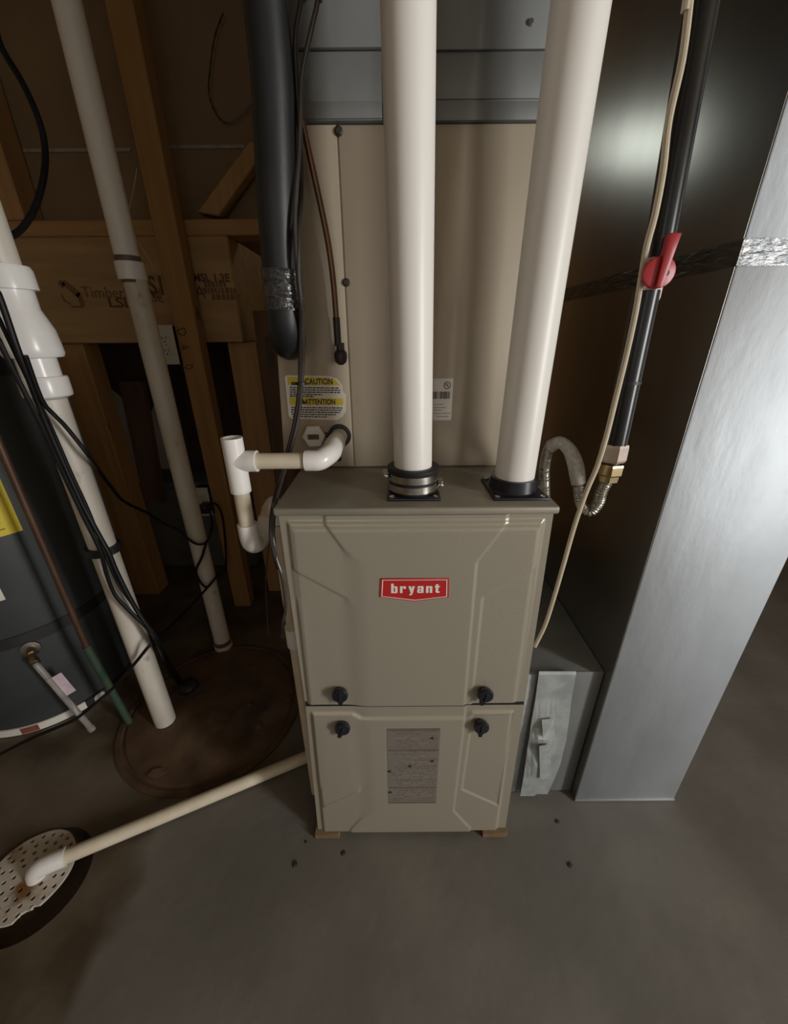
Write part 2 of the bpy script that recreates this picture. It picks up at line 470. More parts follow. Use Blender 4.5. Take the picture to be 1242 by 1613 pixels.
g.box(RX1 + 0.0, RX1 + 0.10, wy1 - t, wy1, wz0, wz1)
g.box(RX1 + 0.0, RX1 + 0.10, wy0 + t, wy1 - t, wz0, wz0 + t)
g.box(RX1 + 0.0, RX1 + 0.10, wy0 + t, wy1 - t, wz1 - t, wz1)
g.box(RX1 + 0.0, RX1 + 0.10, WINY - 0.345, WINY - 0.245, wz0 + t, wz1 - t)
win = struct('window_1', g, MT['frame'])
for ya, yc in ((wy0 + t, WINY - 0.345), (WINY - 0.245, wy1 - t)):
    mk('window_pane', G().box(RX1 + 0.045, RX1 + 0.051, ya, yc, wz0 + t, wz1 - t), MT['glass'], win)

def small_window(name, x0, x1, y0, y1, z0, z1, t=0.04):
    g = G()
    g.box(x0, x1, y0, y1, z0, z0 + t).box(x0, x1, y0, y1, z1 - t, z1).box(x0, x0 + t, y0, y1, z0 + t, z1 - t).box(x1 - t, x1, y0, y1, z0 + t, z1 - t)
    o = struct(name, g, MT['frame'])
    ym = (y0 + y1) / 2
    mk('window_pane', G().box(x0 + t, x1 - t, ym - 0.002, ym + 0.002, z0 + t, z1 - t), MT['glass'], o)
small_window('fill_window', -1.22, -0.28, RY0 + 0.001, RY0 + 0.022, 0.98, 1.92)  # unseen window added to go with the front fill light
small_window('window_3', -0.40, 0.0, RY1 - 0.030, RY1 - 0.0125, 1.82, 2.02, 0.02)

# sheathing above the beam with a pale board joint, and the dark recess below it
bz0, bz1 = 1.147, 1.475
struct('wall_sheathing', G().box(RX0, -0.24, 1.66, 1.68, bz1, RZ), MT['sheath'])
zs = at(200, 233, y=1.65).z
seam = mat('pale_board_joint', (0.36, 0.33, 0.27), (0.26, 0.22, 0.17), rough=0.8, scale=(30, 8, 8))
struct('trim_1', G().box(at(36, 236, y=1.655).x, at(206, 236, y=1.655).x, 1.655, 1.66, zs - 0.007, zs + 0.002), seam)
struct('trim_3', G().box(at(252, 226, y=1.655).x, at(384, 226, y=1.655).x, 1.655, 1.66, zs - 0.001, zs + 0.008), seam)
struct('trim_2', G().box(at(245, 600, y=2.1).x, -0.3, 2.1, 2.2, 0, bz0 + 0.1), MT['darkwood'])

# ------------------------------------------------------------------ framing lumber
def lumber(name, label, cat, g, m, group=None, bevel=0.003):
    return tag(mk(name, g, m, bevel=bevel, segs=1), label, cat, group)
s1 = thing('wall_stud', 'tall wooden wall stud with handwritten D40, running past the strand lumber beam', 'stud', (-0.71, 1.53, 0), 'wall studs behind the pipes')
mk('board', G().box(-0.760, -0.684, 1.50, 1.56, 0.0, RZ), MT['stud'], s1, bevel=0.003, segs=1)
for ch, px, py in (('D', 286, 523), ('4', 290, 547), ('0', 297, 578)):
    p = at(px, py, y=1.4995)
    text('handwriting', ch, p, (0.25, 0, -1), (1, 0, 0.25), 0.046, MT['stamp'], s1, sx=0.8)
x0, x1 = at(116, 650, y=1.6).x, at(163, 650, y=1.6).x
lumber('wall_stud', 'knotty wooden stud under the beam, directly behind the fat white sump pipe', 'stud', G().box(x0, x1, 1.60, 1.69, 0, bz0), MT['stud'], 'wall studs behind the pipes')
zz1 = at(300, 345, y=1.57).z
x0, x1 = at(-12, 300, y=1.57).x, at(24, 300, y=1.57).x
lumber('wall_stud', 'wooden stud above the beam beside the drooping black cable loop', 'stud', G().box(x0, x1, 1.57, 1.655, zz1 + 0.001, RZ), MT['stud'], 'wall studs behind the pipes')
x0, x1 = at(368, 600, y=1.62).x, at(412, 600, y=1.62).x
lumber('wall_stud', 'pale short stud standing under the square end of the beam', 'stud', G().box(x0, x1, 1.62, 1.72, 0, bz0), MT['stud'], 'wall studs behind the pipes')
x0, x1 = at(413, 600, y=1.56).x, at(447, 600, y=1.56).x
s4 = thing('wall_stud', 'narrow dark stud squeezed between the beam end and the tan coil cabinet', 'stud', (x0, 1.6, 0), 'wall studs behind the pipes')
mk('board', G().box(x0, x1, 1.56, 1.65, 0, 1.25), MT['oldwood'], s4, bevel=0.003, segs=1)
p, q = at(417, 530, y=1.558), at(427, 580, y=1.558)
mk('slot', G().box(p.x, p.x + 0.022, 1.557, 1.5605, q.z, p.z), MT['pit'], s4)

# the big beam with its printed stamps
bx1 = at(370, 450, y=1.57).x
beam = thing('header_beam', 'deep strand lumber beam with dark printed stamps, crossing behind the stud', 'beam', (-1.2, 1.7, bz0))
mk('timber', G().box(RX0, bx1, 1.57, 1.94, bz0, bz1), MT['beam'], beam, bevel=0.004, segs=1)
yb = 1.5692
def on_beam(px, py): return at(px, py, y=yb)
g = G()
def stroke(pts, wd):
    for a, b in zip(pts[:-1], pts[1:]):
        a, b = on_beam(*a), on_beam(*b)
        d = (b - a).normalized()
        n = Vector((-d.z, 0, d.x)) * wd
        g.prism([a + n, a - n, b - n, b + n], (0, -0.0004, 0))
stroke([(95, 451), (99, 444), (113, 455), (125, 466)], 0.010)
stroke([(122, 462), (128, 472), (130, 483)], 0.008)
stroke([(112, 483), (131, 484)], 0.003)
stroke([(97, 464), (102, 474), (112, 479)], 0.003)
mk('house_stamp', g, MT['palestamp'], beam)
text('print', 'TimberStrand', on_beam(129, 461), (1, 0, -0.02), (0, 0, 1), 0.050, MT['palestamp'], beam, sx=1.0, align='LEFT')
text('print', 'LSL', on_beam(170, 477), (1, 0, -0.02), (0, 0, 1), 0.045, MT['stamp'], beam, sx=1.3, align='LEFT', bold=0.001)
text('print', '2S1', on_beam(240, 451), (1, 0, -0.02), (0, 0, 1), 0.080, MT['stamp'], beam, sx=0.8, bold=0.002)
text('print', 'LSL', on_beam(243, 468), (1, 0, -0.02), (0, 0, 1), 0.05, MT['palestamp'], beam, sx=0.9)
text('print', 'S', on_beam(303, 447), (1, 0, -0.02), (0, 0, 1), 0.06, MT['stamp'], beam)
text('print', '2A', on_beam(309, 461), (1, 0, -0.02), (0, 0, 1), 0.055, MT['stamp'], beam)
text('print', 'MSL 1.3E', on_beam(333, 438), (1, 0, -0.02), (0, 0, 1), 0.034, MT['stamp'], beam, bold=0.001)
g = G()
for (py, x0, x1) in ((448, 322, 356), (458, 316, 372), (468, 334, 378)):
    px = x0
    while px < x1:
        wd = random.uniform(3, 7)
        a, b = on_beam(px, py), on_beam(min(px + wd, x1), py)
        g.box(a.x, b.x, yb - 0.0004, yb, a.z - 0.009, a.z + 0.009)
        px += wd + 1.6
o = mk('small_print', g, MT['palestamp'], beam)
o['kind'] = 'stuff'

zz0, zz1 = at(300, 372, y=1.57).z, at(300, 345, y=1.57).z
lumber('blocking_board', 'flat horizontal board lying along the top of the strand lumber beam', 'board', G().box(RX0, at(412, 350, y=1.57).x, 1.57, 1.66, zz0 + 0.002, zz1), MT['stud_h'])
a0, a1 = at(310, 334, y=1.60), at(345, 340, y=1.60)
b0, b1 = at(392, 222, y=1.60), at(425, 225, y=1.60)
lumber('diagonal_brace', 'short slanting wooden brace above the beam, beside the black insulated line', 'brace', G().prism([a0, a1, b1, b0], (0, 0.05, 0)), MT['stud'])
# recess below the beam
a0, a1, b0, b1 = at(186, 600, y=1.80), at(222, 600, y=1.80), at(226, 790, y=1.80), at(256, 790, y=1.80)
lumber('leaning_board', 'dark board leaning in the recess behind the vent pipe', 'board', G().prism([a0, a1, b1, b0], (0, 0.04, 0)), MT['oldwood'])
a0, a1, b0, b1 = at(140, 530, y=1.9), at(178, 530, y=1.9), at(215, 690, y=1.9), at(236, 640, y=1.9)
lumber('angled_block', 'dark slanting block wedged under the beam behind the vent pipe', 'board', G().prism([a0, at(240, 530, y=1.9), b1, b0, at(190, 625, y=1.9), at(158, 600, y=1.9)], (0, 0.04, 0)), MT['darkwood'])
bp0 = at(212, 762, y=1.85)
lumber('concrete_block', 'dull dark grey concrete block on the floor in the recess behind the studs', 'block', G().box(bp0.x, at(345, 762, y=1.85).x + 0.12, 1.85, 2.1, 0, bp0.z), MT['block'], bevel=0.012)

# ------------------------------------------------------------------ furnace
FY = 0.569
FZT = 0.912
fur = thing('gas_furnace', 'taupe metal gas furnace with red badge, standing on wooden shims', 'furnace', (0.035, 0.94, 0.0))
def fxl(z): return -0.187 - max(0.0, (0.466 - z)) * 0.029
def fxr(z): return 0.2585 + max(0.0, (0.9 - z)) * 0.0215
g = G()
g.hexa([(-0.1935, 0.588, 0.018), (0.268, 0.588, 0.018), (0.264, 1.305, 0.018), (-0.190, 1.305, 0.018), (-0.186, 0.588, 0.900), (0.2575, 0.588, 0.900), (0.2575, 1.305, 0.900), (-0.186, 1.305, 0.900)])
mk('cabinet', g, MT['paint'], fur, bevel=0.004)
g = G().box(-0.1935, 0.2650, 0.5645, 1.31, 0.8985, FZT)
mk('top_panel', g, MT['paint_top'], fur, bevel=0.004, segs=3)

def sdpoly(p, poly):
    """signed distance, negative inside"""
    d = 1e9
    ins = False
    n = len(poly)
    for i in range(n):
        a, b = poly[i], poly[(i + 1) % n]
        ex, ey = b[0] - a[0], b[1] - a[1]
        wx, wy = p[0] - a[0], p[1] - a[1]
        t = max(0, min(1, (wx * ex + wy * ey) / (ex * ex + ey * ey)))
        d = min(d, math.hypot(wx - ex * t, wy - ey * t))
        if (a[1] > p[1]) != (b[1] > p[1]) and p[0] < a[0] + (p[1] - a[1]) / (b[1] - a[1]) * ex: ins = not ins
    return -d if ins else d
def sst(d, wd):
    t = max(0, min(1, 0.5 - d / wd))
    return t * t * (3 - 2 * t)
XC = 0.0352
def mirror(poly): return [(2 * XC - x, z) for x, z in reversed(poly)]
def soft_left(z0, z1, wd=0.0055, wide=0.045):
    """crisp pressing, flattened left of centre to imitate light from the right, between heights z0 and z1"""
    def f(x, z):
        if x > XC: return wd
        t = max(0, min(1, (z - z0) / (z1 - z0)))
        return wd + (wide - wd) * t * t * (3 - 2 * t)
    return f
def door(name, z0, z1, polys):
    """pressed steel door as a relief grid: polys = (outline, height step, slope width)"""
    NX, NZ = 216, int((z1 - z0) / 0.0021)
    g = G()
    vs, fs = [], []
    for j in range(NZ + 1):
        z = z0 + (z1 - z0) * j / NZ
        for i in range(NX + 1):
            x = fxl(z) + (fxr(z) - fxl(z)) * i / NX
            h = 0.0
            for poly, st, wd in polys: h += st * sst(sdpoly((x, z), poly), wd(x, z) if callable(wd) else wd)
            vs.append((x, FY + 0.003 - h, z))
    W = NX + 1
    for j in range(NZ):
        for i in range(NX):
            fs.append((j * W + i, j * W + i + 1, (j + 1) * W + i + 1, (j + 1) * W + i))
    nb = len(vs)
    ring = [i for i in range(W)] + [j * W + NX for j in range(1, NZ + 1)] + [NZ * W + i for i in range(NX - 1, -1, -1)] + [j * W for j in range(NZ - 1, 0, -1)]
    for k in ring:
        v = vs[k]
        vs.append((v[0], 0.590, v[2]))
    n = len(ring)
    for k in range(n):
        fs.append((ring[(k + 1) % n], ring[k], nb + k, nb + (k + 1) % n))
    g.add(vs, fs)
    return mk(name, g, MT['paint'], fur, smooth=True, ang=60)
OUT = [(-0.173, 0.885), (0.2430, 0.885), (0.2515, 0.40), (-0.181, 0.40)]
CEN = [(-0.1130, 0.90), (-0.1130, 0.884), (-0.0690, 0.8100), (-0.0715, 0.40), (0.1425, 0.40), (0.1394, 0.8100), (0.1840, 0.884), (0.1840, 0.90)]
KR = [(0.2440, 0.7955), (0.1565, 0.7365), (0.1570, 0.40), (0.2530, 0.40)]
TOPB = [(-0.173, 0.885), (0.243, 0.885), (0.243, 0.874), (-0.173, 0.874)]
mk('door_gap_shade', G().box(-0.187, 0.267, FY + 0.0034, FY + 0.018, 0.4560, 0.4740), MT['rubber'], fur)  # dark strip stands in for the shade in the gap between doors
door('upper_door', 0.4695, 0.897, [(OUT, 0.0045, 0.009), ([(-0.166, 0.872), (0.236, 0.872), (0.2455, 0.40), (-0.176, 0.40)], 0.0012, 0.006), (CEN, 0.0026, soft_left(0.845, 0.795)), (KR, -0.0028, 0.0055), (mirror(KR), -0.0020, soft_left(0.745, 0.705))])  # left edges softened: side light is imitated in the relief
LO = [(-0.175, 0.4425), (-0.0911, 0.4425), (-0.0717, 0.4285), (0.1424, 0.4285), (0.1614, 0.4425), (0.2445, 0.4425), (0.2560, -0.05), (-0.187, -0.05)]
LC = [(0.1467, 0.50), (0.1400, 0.1032), (0.1860, 0.030), (0.1860, -0.02), (2 * XC - 0.186, -0.02), (2 * XC - 0.186, 0.030), (2 * XC - 0.140, 0.1032), (2 * XC - 0.1467, 0.50)]
LK = [(0.1618, 0.4350), (0.1555, 0.1834), (0.2470, 0.1200), (0.2470, 0.4350)]
door('lower_door', 0.018, 0.4600, [(LO, 0.005, 0.009), (LC, 0.0026, soft_left(0.06, 0.12)), (LK, -0.0030, 0.0055), (mirror(LK), 0.0018, soft_left(0.185, 0.225)), ([(-0.1725, 0.1232), (-0.0890, 0.1798), (-0.0896, 0.1840), (-0.1730, 0.1274)], 0.0030, 0.0075)])  # left column raised and bead added to imitate a lit edge
# badge
FB = FY - 0.0048
def badge_poly(s, y):
    c = (0.035, 0.759)
    pts = [(-0.0245, 0.7810), (0.0942, 0.7805), (0.0955, 0.7405), (0.0352, 0.7320), (-0.0268, 0.7420)]
    return [(c[0] + (x - c[0]) * s, y, c[1] + (z - c[1]) * (s if s == 1 else 1 - (1 - s) * 1.9)) for x, z in pts]
bd = mk('badge', G().prism(badge_poly(1.0, FB + 0.001), (0, -0.003, 0)), MT['badge'], fur, bevel=0.0006, segs=1)
outer, inner = badge_poly(0.945, FB - 0.0022), badge_poly(0.918, FB - 0.0022)
g = G()
for i in range(5):
    j = (i + 1) % 5
    g.prism([outer[i], outer[j], inner[j], inner[i]], (0, -0.0004, 0))
mk('badge_outline', g, MT['badge_white'], bd)
GLY = {
 'b': ([[(0, 0), (.32, 0), (.32, 1.38), (0, 1.38)], [(.3, .80), (.62, .80), (.62, 1), (.3, 1)], [(.3, 0), (.62, 0), (.62, .19), (.3, .19)], [(.48, 0), (.68, 0), (.79, .12), (.79, .88), (.68, 1), (.48, 1)]], .79),
 'r': ([[(0, 0), (.32, 0), (.32, 1), (0, 1)], [(.3, .76), (.5, .80), (.5, 1), (.3, .95)], [(.44, .62), (.74, .62), (.74, .9), (.66, 1), (.44, 1)]], .74),
 'y': ([[(0, 1), (.31, 1), (.54, .20), (.28, .02)], [(.49, 1), (.80, 1), (.50, -.20), (.38, -.34), (.14, -.34), (.10, -.2), (.26, -.12)]], .80),
 'a': ([[(.46, 0), (.78, 0), (.78, .86), (.68, 1), (.46, 1)], [(.12, 1), (.02, .88), (.02, .66), (.30, .66), (.30, .80), (.5, .80), (.5, 1)], [(.1, .60), (.5, .56), (.5, .42), (.30, .40), (.28, .18), (.5, .20), (.5, 0), (.12, 0), (0, .12), (0, .46)]], .78),
 'n': ([[(0, 0), (.32, 0), (.32, 1), (0, 1)], [(.3, .78), (.5, .80), (.5, 1), (.3, .96)], [(.46, 0), (.78, 0), (.78, .86), (.68, 1), (.46, 1)]], .78),
 't': ([[(.12, .12), (.24, 0), (.62, 0), (.62, .2), (.44, .2), (.44, 1.26), (.12, 1.26)], [(0, .80), (.62, .80), (.62, 1), (0, 1)]], .62)}
HX = 0.0142
lo_, hi_ = at(616.5, 933, y=FB), at(692.5, 933, y=FB)
tot = sum(GLY[c][1] for c in 'bryant') * HX
gap = ((hi_.x - lo_.x) - tot) / 5
g = G()
x = lo_.x
for c in 'bryant':
    for k, poly in enumerate(GLY[c][0]):
        g.prism([(x + u * HX, FB - 0.0021 - 0.00005 * k, lo_.z + v * HX) for u, v in poly], (0, -0.0004, 0))
    x += GLY[c][1] * HX + gap
mk('badge_lettering', g, MT['badge_white'], bd)
# latch knobs
for kx, kz, a in ((-0.1107, 0.5085, 0.0), (0.1798, 0.5060, 0.25), (-0.1115, 0.4120, -0.35), (0.1799, 0.4125, 0.05)):
    yb0 = FY - 0.002
    g = G().lathe([(0.0125, 0), (0.0145, 0.004), (0.0165, 0.010), (0.0150, 0.0145), (0.006, 0.0160)], (kx, yb0, kz), (0, -1, 0), n=20)
    kn = mk('latch_knob', g, MT['blackplastic'], fur, smooth=True)
    dn = Vector((math.sin(a) * -1 if a > 0 else math.sin(a), 0, -math.cos(a)))
    sd = Vector((-dn.z, 0, dn.x))
    c = Vector((kx, yb0 - 0.005, kz))
    g = G().prism([c + dn * 0.008 + sd * 0.009, c + dn * 0.020 + sd * 0.0045, c + dn * 0.0265 + sd * 0.004, c + dn * 0.0265 - sd * 0.004, c + dn * 0.020 - sd * 0.0045, c + dn * 0.008 - sd * 0.009], (0, -0.009, 0))
    mk('knob_tab', g, MT['blackplastic'], kn, bevel=0.0012, segs=1)
    g = G().prism([c + dn * 0.010 + sd * 0.0025, c + dn * 0.010 - sd * 0.0025, c - dn * 0.009 - sd * 0.0025, c - dn * 0.009 + sd * 0.0025], (0, -0.0130, 0))
    mk('knob_ridge', g, MT['blackplastic'], kn, bevel=0.0008, segs=1)
# instruction label on the lower door
LY = FY - 0.0042
il = mk('instruction_label', G().prism([(-0.0185, LY, 0.4010), (0.0955, LY, 0.4010), (0.0955, LY, 0.1380), (-0.0185, LY, 0.1380)], (0, -0.0010, 0)), MT['info'], fur)
g = G()
for z, h in ((0.3985, 0.004), (0.3325, 0.0030), (0.2010, 0.0026), (0.1425, 0.0026)):
    g.box(-0.0165, 0.0935, LY - 0.0014, LY - 0.001, z - h, z + h * 0.4)
random.seed(3)
for k in range(34):
    z = 0.392 - k * 0.0073
    if min(abs(z - q) for q in (0.3325, 0.2010, 0.1425)) < 0.005: continue
    x = -0.012 + random.uniform(0, 0.02)
    while x < 0.088:
        wd = random.uniform(0.004, 0.014)
        if random.random() < 0.72: g.box(x, min(x + wd, 0.091), LY - 0.0012, LY - 0.001, z - 0.0009, z + 0.0009)
        x += wd + 0.003
o = mk('printed_lines', g, MT['infoline'], il)
o['kind'] = 'stuff'
for px, py in ((681, 1163), (681, 1199), (646, 1207), (614, 1215), (615, 1248)):
    p = at(px, py, y=LY - 0.001)
    mk('warning_symbol', G().lathe([(0.0062, 0), (0.0060, 0.0006)], p, (0, -1, 0), n=3, phase=PI / 2), MT['ink'], il)

# vent collars on the furnace top
def flange(cx, cy, hx, hy, neck_r, neck_h, name):
    z = FZT
    fl = mk(name, G().box(cx - hx, cx + hx, cy - hy, cy + hy, z - 0.001, z + 0.0045), MT['blackplastic'], fur, bevel=0.0015)
    mk('neck', G().lathe([(neck_r + 0.005, 0.003), (neck_r + 0.002, 0.006), (neck_r, neck_h), (neck_r - 0.004, neck_h)], (cx, cy, z), n=36), MT['blackplastic'], fl, smooth=True)
    for sx in (-1, 1):
        for sy in (-1, 1):
            mk('screw', G().lathe([(0.0048, 0), (0.0048, 0.002), (0.003, 0.0034)], (cx + sx * (hx - 0.008), cy + sy * (hy - 0.008), z + 0.004), n=6), MT['steel'], fl, smooth=True)
PCX, PCY = 0.0335, 0.638
PRX, PRY = 0.2100, 0.642
flange(PCX, PCY, 0.0445, 0.046, 0.037, 0.014, 'exhaust_collar')
flange(PRX, PRY, 0.0455, 0.052, 0.0395, 0.026, 'intake_collar')
# shims
for px, py, lb in ((518, 1315, 'small wooden shim under the furnace corner nearest the floor pipe'), (777, 1310, 'small wooden shim under the furnace corner nearest the return duct')):
    p = at(px, py, y=0.575)
    g = G().prism([(p.x - 0.031, 0.560, 0.0), (p.x + 0.031, 0.560, 0.0), (p.x + 0.031, 0.560, 0.0175), (p.x - 0.031, 0.560, 0.0155)], (0, 0.11, 0))
    tag(mk('wood_shim', g, MT['shim'], bevel=0.001, segs=1), lb, 'shim', 'shims under the furnace')

# ------------------------------------------------------------------ coil cabinet
CY = 0.775
CX0, CX1 = -0.2270, 0.2350
CZ0, CZ1 = FZT + 0.001, 1.4535
coil = thing('coil_cabinet', 'tan metal evaporator coil cabinet standing on top of the furnace', 'coil cabinet', (0, 1.04, CZ0))
xs = -0.0815
CT = -0.1960
mk('case', G().hexa([(CX0, CY + 0.003, CZ0), (CX1, CY + 0.003, CZ0), (CX1, 1.305, CZ0), (CX0, 1.305, CZ0), (CT, CY + 0.003, CZ1), (CX1, CY + 0.003, CZ1), (CX1, 1.305, CZ1), (CT, 1.305, CZ1)]), MT['tan'], coil, bevel=0.003)
g = G().prism([(CX0 + 0.001, CY - 0.001, CZ0 + 0.003), (xs - 0.0013, CY - 0.001, CZ0 + 0.003), (xs - 0.0013, CY - 0.001, CZ1 - 0.001), (CT + 0.001, CY - 0.001, CZ1 - 0.001)], (0, 0.007, 0))
mk('side_access_panel', g, MT['tan'], coil, bevel=0.0015)
mk('front_panel', G().box(xs + 0.0013, CX1 - 0.001, CY, CY + 0.006, CZ0 + 0.003, CZ1 - 0.001), MT['tan'], coil, bevel=0.0015)
for px, py in ((534, 207), (546, 445), (535, 742)):
    p = at(px, py, y=CY - 0.001)
    if p.z < CZ0 + 0.02: p.z = CZ0 + 0.02
    mk('screw', G().lathe([(0.0065, 0), (0.0065, 0.002), (0.0045, 0.004)], p, (0, -1, 0), n=8), MT['darkcopper'], coil, smooth=True)
# caution label
cy = CY - 0.0016
def cp(px, py, d=0.0): return at(px, py, y=cy - d)
cl = mk('caution_label', G().prism([cp(452, 591), cp(520, 592), cp(532, 597), cp(539, 606), cp(541, 617), cp(545, 622), cp(545, 648), cp(540, 656), cp(531, 662), cp(459, 659), cp(455, 655), cp(449, 594)], (0, -0.0006, 0)), MT['labelwhite'], coil)
mk('yellow_band', G().prism([cp(453, 594, .0007), cp(518, 595, .0007), cp(529, 599, .0007), cp(536, 607, .0007), cp(454, 606, .0007)], (0, -0.0003, 0)), MT['yellow'], cl)
mk('yellow_band', G().prism([cp(456, 626, .0007), cp(541, 628, .0007), cp(541, 638, .0007), cp(457, 637, .0007)], (0, -0.0003, 0)), MT['yellow'], cl)
text('lettering', 'CAUTION', cp(502.5, 601.5, .0011), (1, 0, -0.01), (0, 0, 1), 0.0150, MT['ink'], cl, sx=0.78, bold=0.0004, ext=0.0002)
text('lettering', 'ATTENTION', cp(504.5, 633.5, .0011), (1, 0, -0.01), (0, 0, 1), 0.0140, MT['ink'], cl, sx=0.76, bold=0.0004, ext=0.0002)
for px, py in ((476, 601), (477, 632)):
    p = cp(px, py, .0011)
    mk('warning_triangle', G().prism([p + Vector((-0.006, 0, -0.005)), p + Vector((0.006, 0, -0.005)), p + Vector((0, 0, 0.006))], (0, -0.0002, 0)), MT['ink'], cl)
g = G()
random.seed(11)
for (px0, px1, py) in ((457, 534, 610.5), (457, 536, 614), (457, 536, 617.5), (457, 508, 621), (457, 495, 624), (459, 540, 642), (459, 538, 645.5), (459, 536, 649), (460, 530, 652.5), (461, 515, 656)):
    a, b = cp(px0, py, .0007), cp(px1, py + 0.8, .0007)
    x = a.x
    while x < b.x:
        wd = random.uniform(0.002, 0.008)
        z = a.z + (b.z - a.z) * (x - a.x) / (b.x - a.x)
        g.box(x, min(x + wd, b.x), cy - 0.0009, cy - 0.0006, z - 0.0011, z + 0.0011)
        x += wd + 0.0012
o = mk('text_lines', g, MT['ink'], cl)
o['kind'] = 'stuff'
# rating label
ry = CY - 0.0006
rl = mk('rating_label', G().box(0.030, 0.1145, ry - 0.0006, ry, 1.0090, 1.0875), MT['labelwhite'], coil, bevel=0.0002, segs=1)
p = at(705, 607, y=ry - 0.0007)
ring_o = [(p.x + 0.0068 * math.cos(a * PI / 12), p.y, p.z + 0.0068 * math.sin(a * PI / 12)) for a in range(24)]
ring_i = [(p.x + 0.0055 * math.cos(a * PI / 12), p.y, p.z + 0.0055 * math.sin(a * PI / 12)) for a in range(24)]
g = G()
for i in range(24):
    j = (i + 1) % 24
    g.prism([ring_o[i], ring_o[j], ring_i[j], ring_i[i]], (0, -0.0003, 0))
mk('approval_ring', g, MT['ink'], rl)
text('approval_letters', 'U', (p.x - 0.0017, p.y - 0.0002, p.z + 0.0013), (1, 0, 0), (0, 0, 1), 0.0068, MT['ink'], rl, bold=0.0002, ext=0.0001)
text('approval_letters', 'L', (p.x + 0.0020, p.y - 0.0002, p.z - 0.0013), (1, 0, 0), (0, 0, 1), 0.0068, MT['ink'], rl, bold=0.0002, ext=0.0001)
g = G()
a, b = at(660, 617, y=ry), at(709, 628, y=ry)
x = a.x
while x < b.x:
    wd = random.choice((0.0006, 0.0011, 0.0016))
    g.box(x, x + wd, ry - 0.0009, ry - 0.0006, b.z, a.z)
    x += wd + random.choice((0.0006, 0.0012))
o = mk('barcode', g, MT['ink'], rl)
o['kind'] = 'stuff'
g = G()
for py, x0, x1 in ((637, 684, 699), (642, 684, 702), (646, 684, 696), (651, 684, 710), (656, 688, 707), (634, 650, 680), (640, 650, 680)):
    a, b = at(x0, py, y=ry), at(x1, py, y=ry)
    g.box(a.x, b.x, ry - 0.0009, ry - 0.0006, a.z - 0.0006, a.z + 0.0006)
o = mk('text_lines', g, MT['greyink'], rl)
o['kind'] = 'stuff'
# drain plug and port
p = at(495, 687, y=CY - 0.010)
pg = mk('drain_plug', G().lathe([(0.0215, 0), (0.0228, 0.004), (0.0228, 0.014), (0.0208, 0.016)], (p.x, CY - 0.001, p.z), (0, -1, 0), n=6, phase=0.3), MT['pvc_fit'], coil)
mk('plug_recess', G().box(p.x - 0.011, p.x + 0.011, CY - 0.0178, CY - 0.0168, p.z - 0.005, p.z + 0.005), mat('dirty_olive', (0.16, 0.14, 0.07), (0.10, 0.085, 0.04), rough=0.8, scale=(60, 60, 60)), pg)
hp = Vector((-0.1080, CY, 0.9800))
mk('drain_grommet', G().lathe([(0.0235, 0), (0.0225, 0.006), (0.017, 0.007)], (hp.x, CY, hp.z), (0, -1, 0), n=28), MT['rubber'], coil, smooth=True)
mk('port_bridge', G().box(p.x + 0.016, hp.x - 0.018, CY - 0.006, CY, p.z - 0.004, p.z + 0.005), MT['rubber'], coil, bevel=0.001)

# ------------------------------------------------------------------ supply plenum
pln = thing('supply_plenum', 'dull galvanised supply plenum sitting on the tan coil cabinet', 'duct', (0, 1.03, CZ1))
PZ0 = CZ1 + 0.0005
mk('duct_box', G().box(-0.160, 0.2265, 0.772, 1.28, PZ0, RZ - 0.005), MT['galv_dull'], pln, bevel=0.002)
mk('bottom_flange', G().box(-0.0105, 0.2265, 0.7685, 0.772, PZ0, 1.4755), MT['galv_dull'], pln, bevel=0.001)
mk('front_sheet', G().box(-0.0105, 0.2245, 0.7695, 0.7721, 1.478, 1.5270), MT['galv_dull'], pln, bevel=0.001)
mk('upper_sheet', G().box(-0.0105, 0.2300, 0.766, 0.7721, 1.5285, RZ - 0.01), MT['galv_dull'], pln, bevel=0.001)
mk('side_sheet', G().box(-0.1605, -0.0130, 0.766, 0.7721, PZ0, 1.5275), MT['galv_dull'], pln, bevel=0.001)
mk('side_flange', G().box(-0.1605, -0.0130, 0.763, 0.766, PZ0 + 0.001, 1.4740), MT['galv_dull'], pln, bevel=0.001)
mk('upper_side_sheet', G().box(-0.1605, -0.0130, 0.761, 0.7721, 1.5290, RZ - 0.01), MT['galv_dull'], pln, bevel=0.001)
p = at(837, 35, y=0.765)
mk('screw', G().lathe([(0.0042, 0), (0.0042, 0.002), (0.003, 0.004)], (p.x, 0.766, p.z), (0, -1, 0), n=6), MT['steel'], pln, smooth=True)

# ------------------------------------------------------------------ vent pipes
z0 = FZT + 0.016
vp = thing('exhaust_pipe', 'white plastic pipe rising from the clamped rubber coupling on the furnace', 'pipe', (PCX, PCY, z0))
top = at(643, 0, y=0.64)
ax = Vector((top.x - PCX, 0.0, top.z - z0))
zt = RZ - 0.006
e = Vector((PCX, PCY, z0)) + ax * ((zt - z0) / ax.z)
mk('pipe', G().tube([(PCX, PCY, z0 + 0.006), e], 0.0322, n=36, smooth=False), MT['pvc'], vp, smooth=True)
rc = mk('rubber_coupling', G().lathe([(0.041, -0.010), (0.0425, -0.006), (0.0425, 0.001), (0.0410, 0.008), (0.0425, 0.012), (0.0425, 0.026), (0.0445, 0.029), (0.0445, 0.0325), (0.0420, 0.034), (0.0330, 0.034), (0.0328, 0.0)], (PCX, PCY, z0 - 0.002), n=40), MT['rubber'], vp, smooth=True)
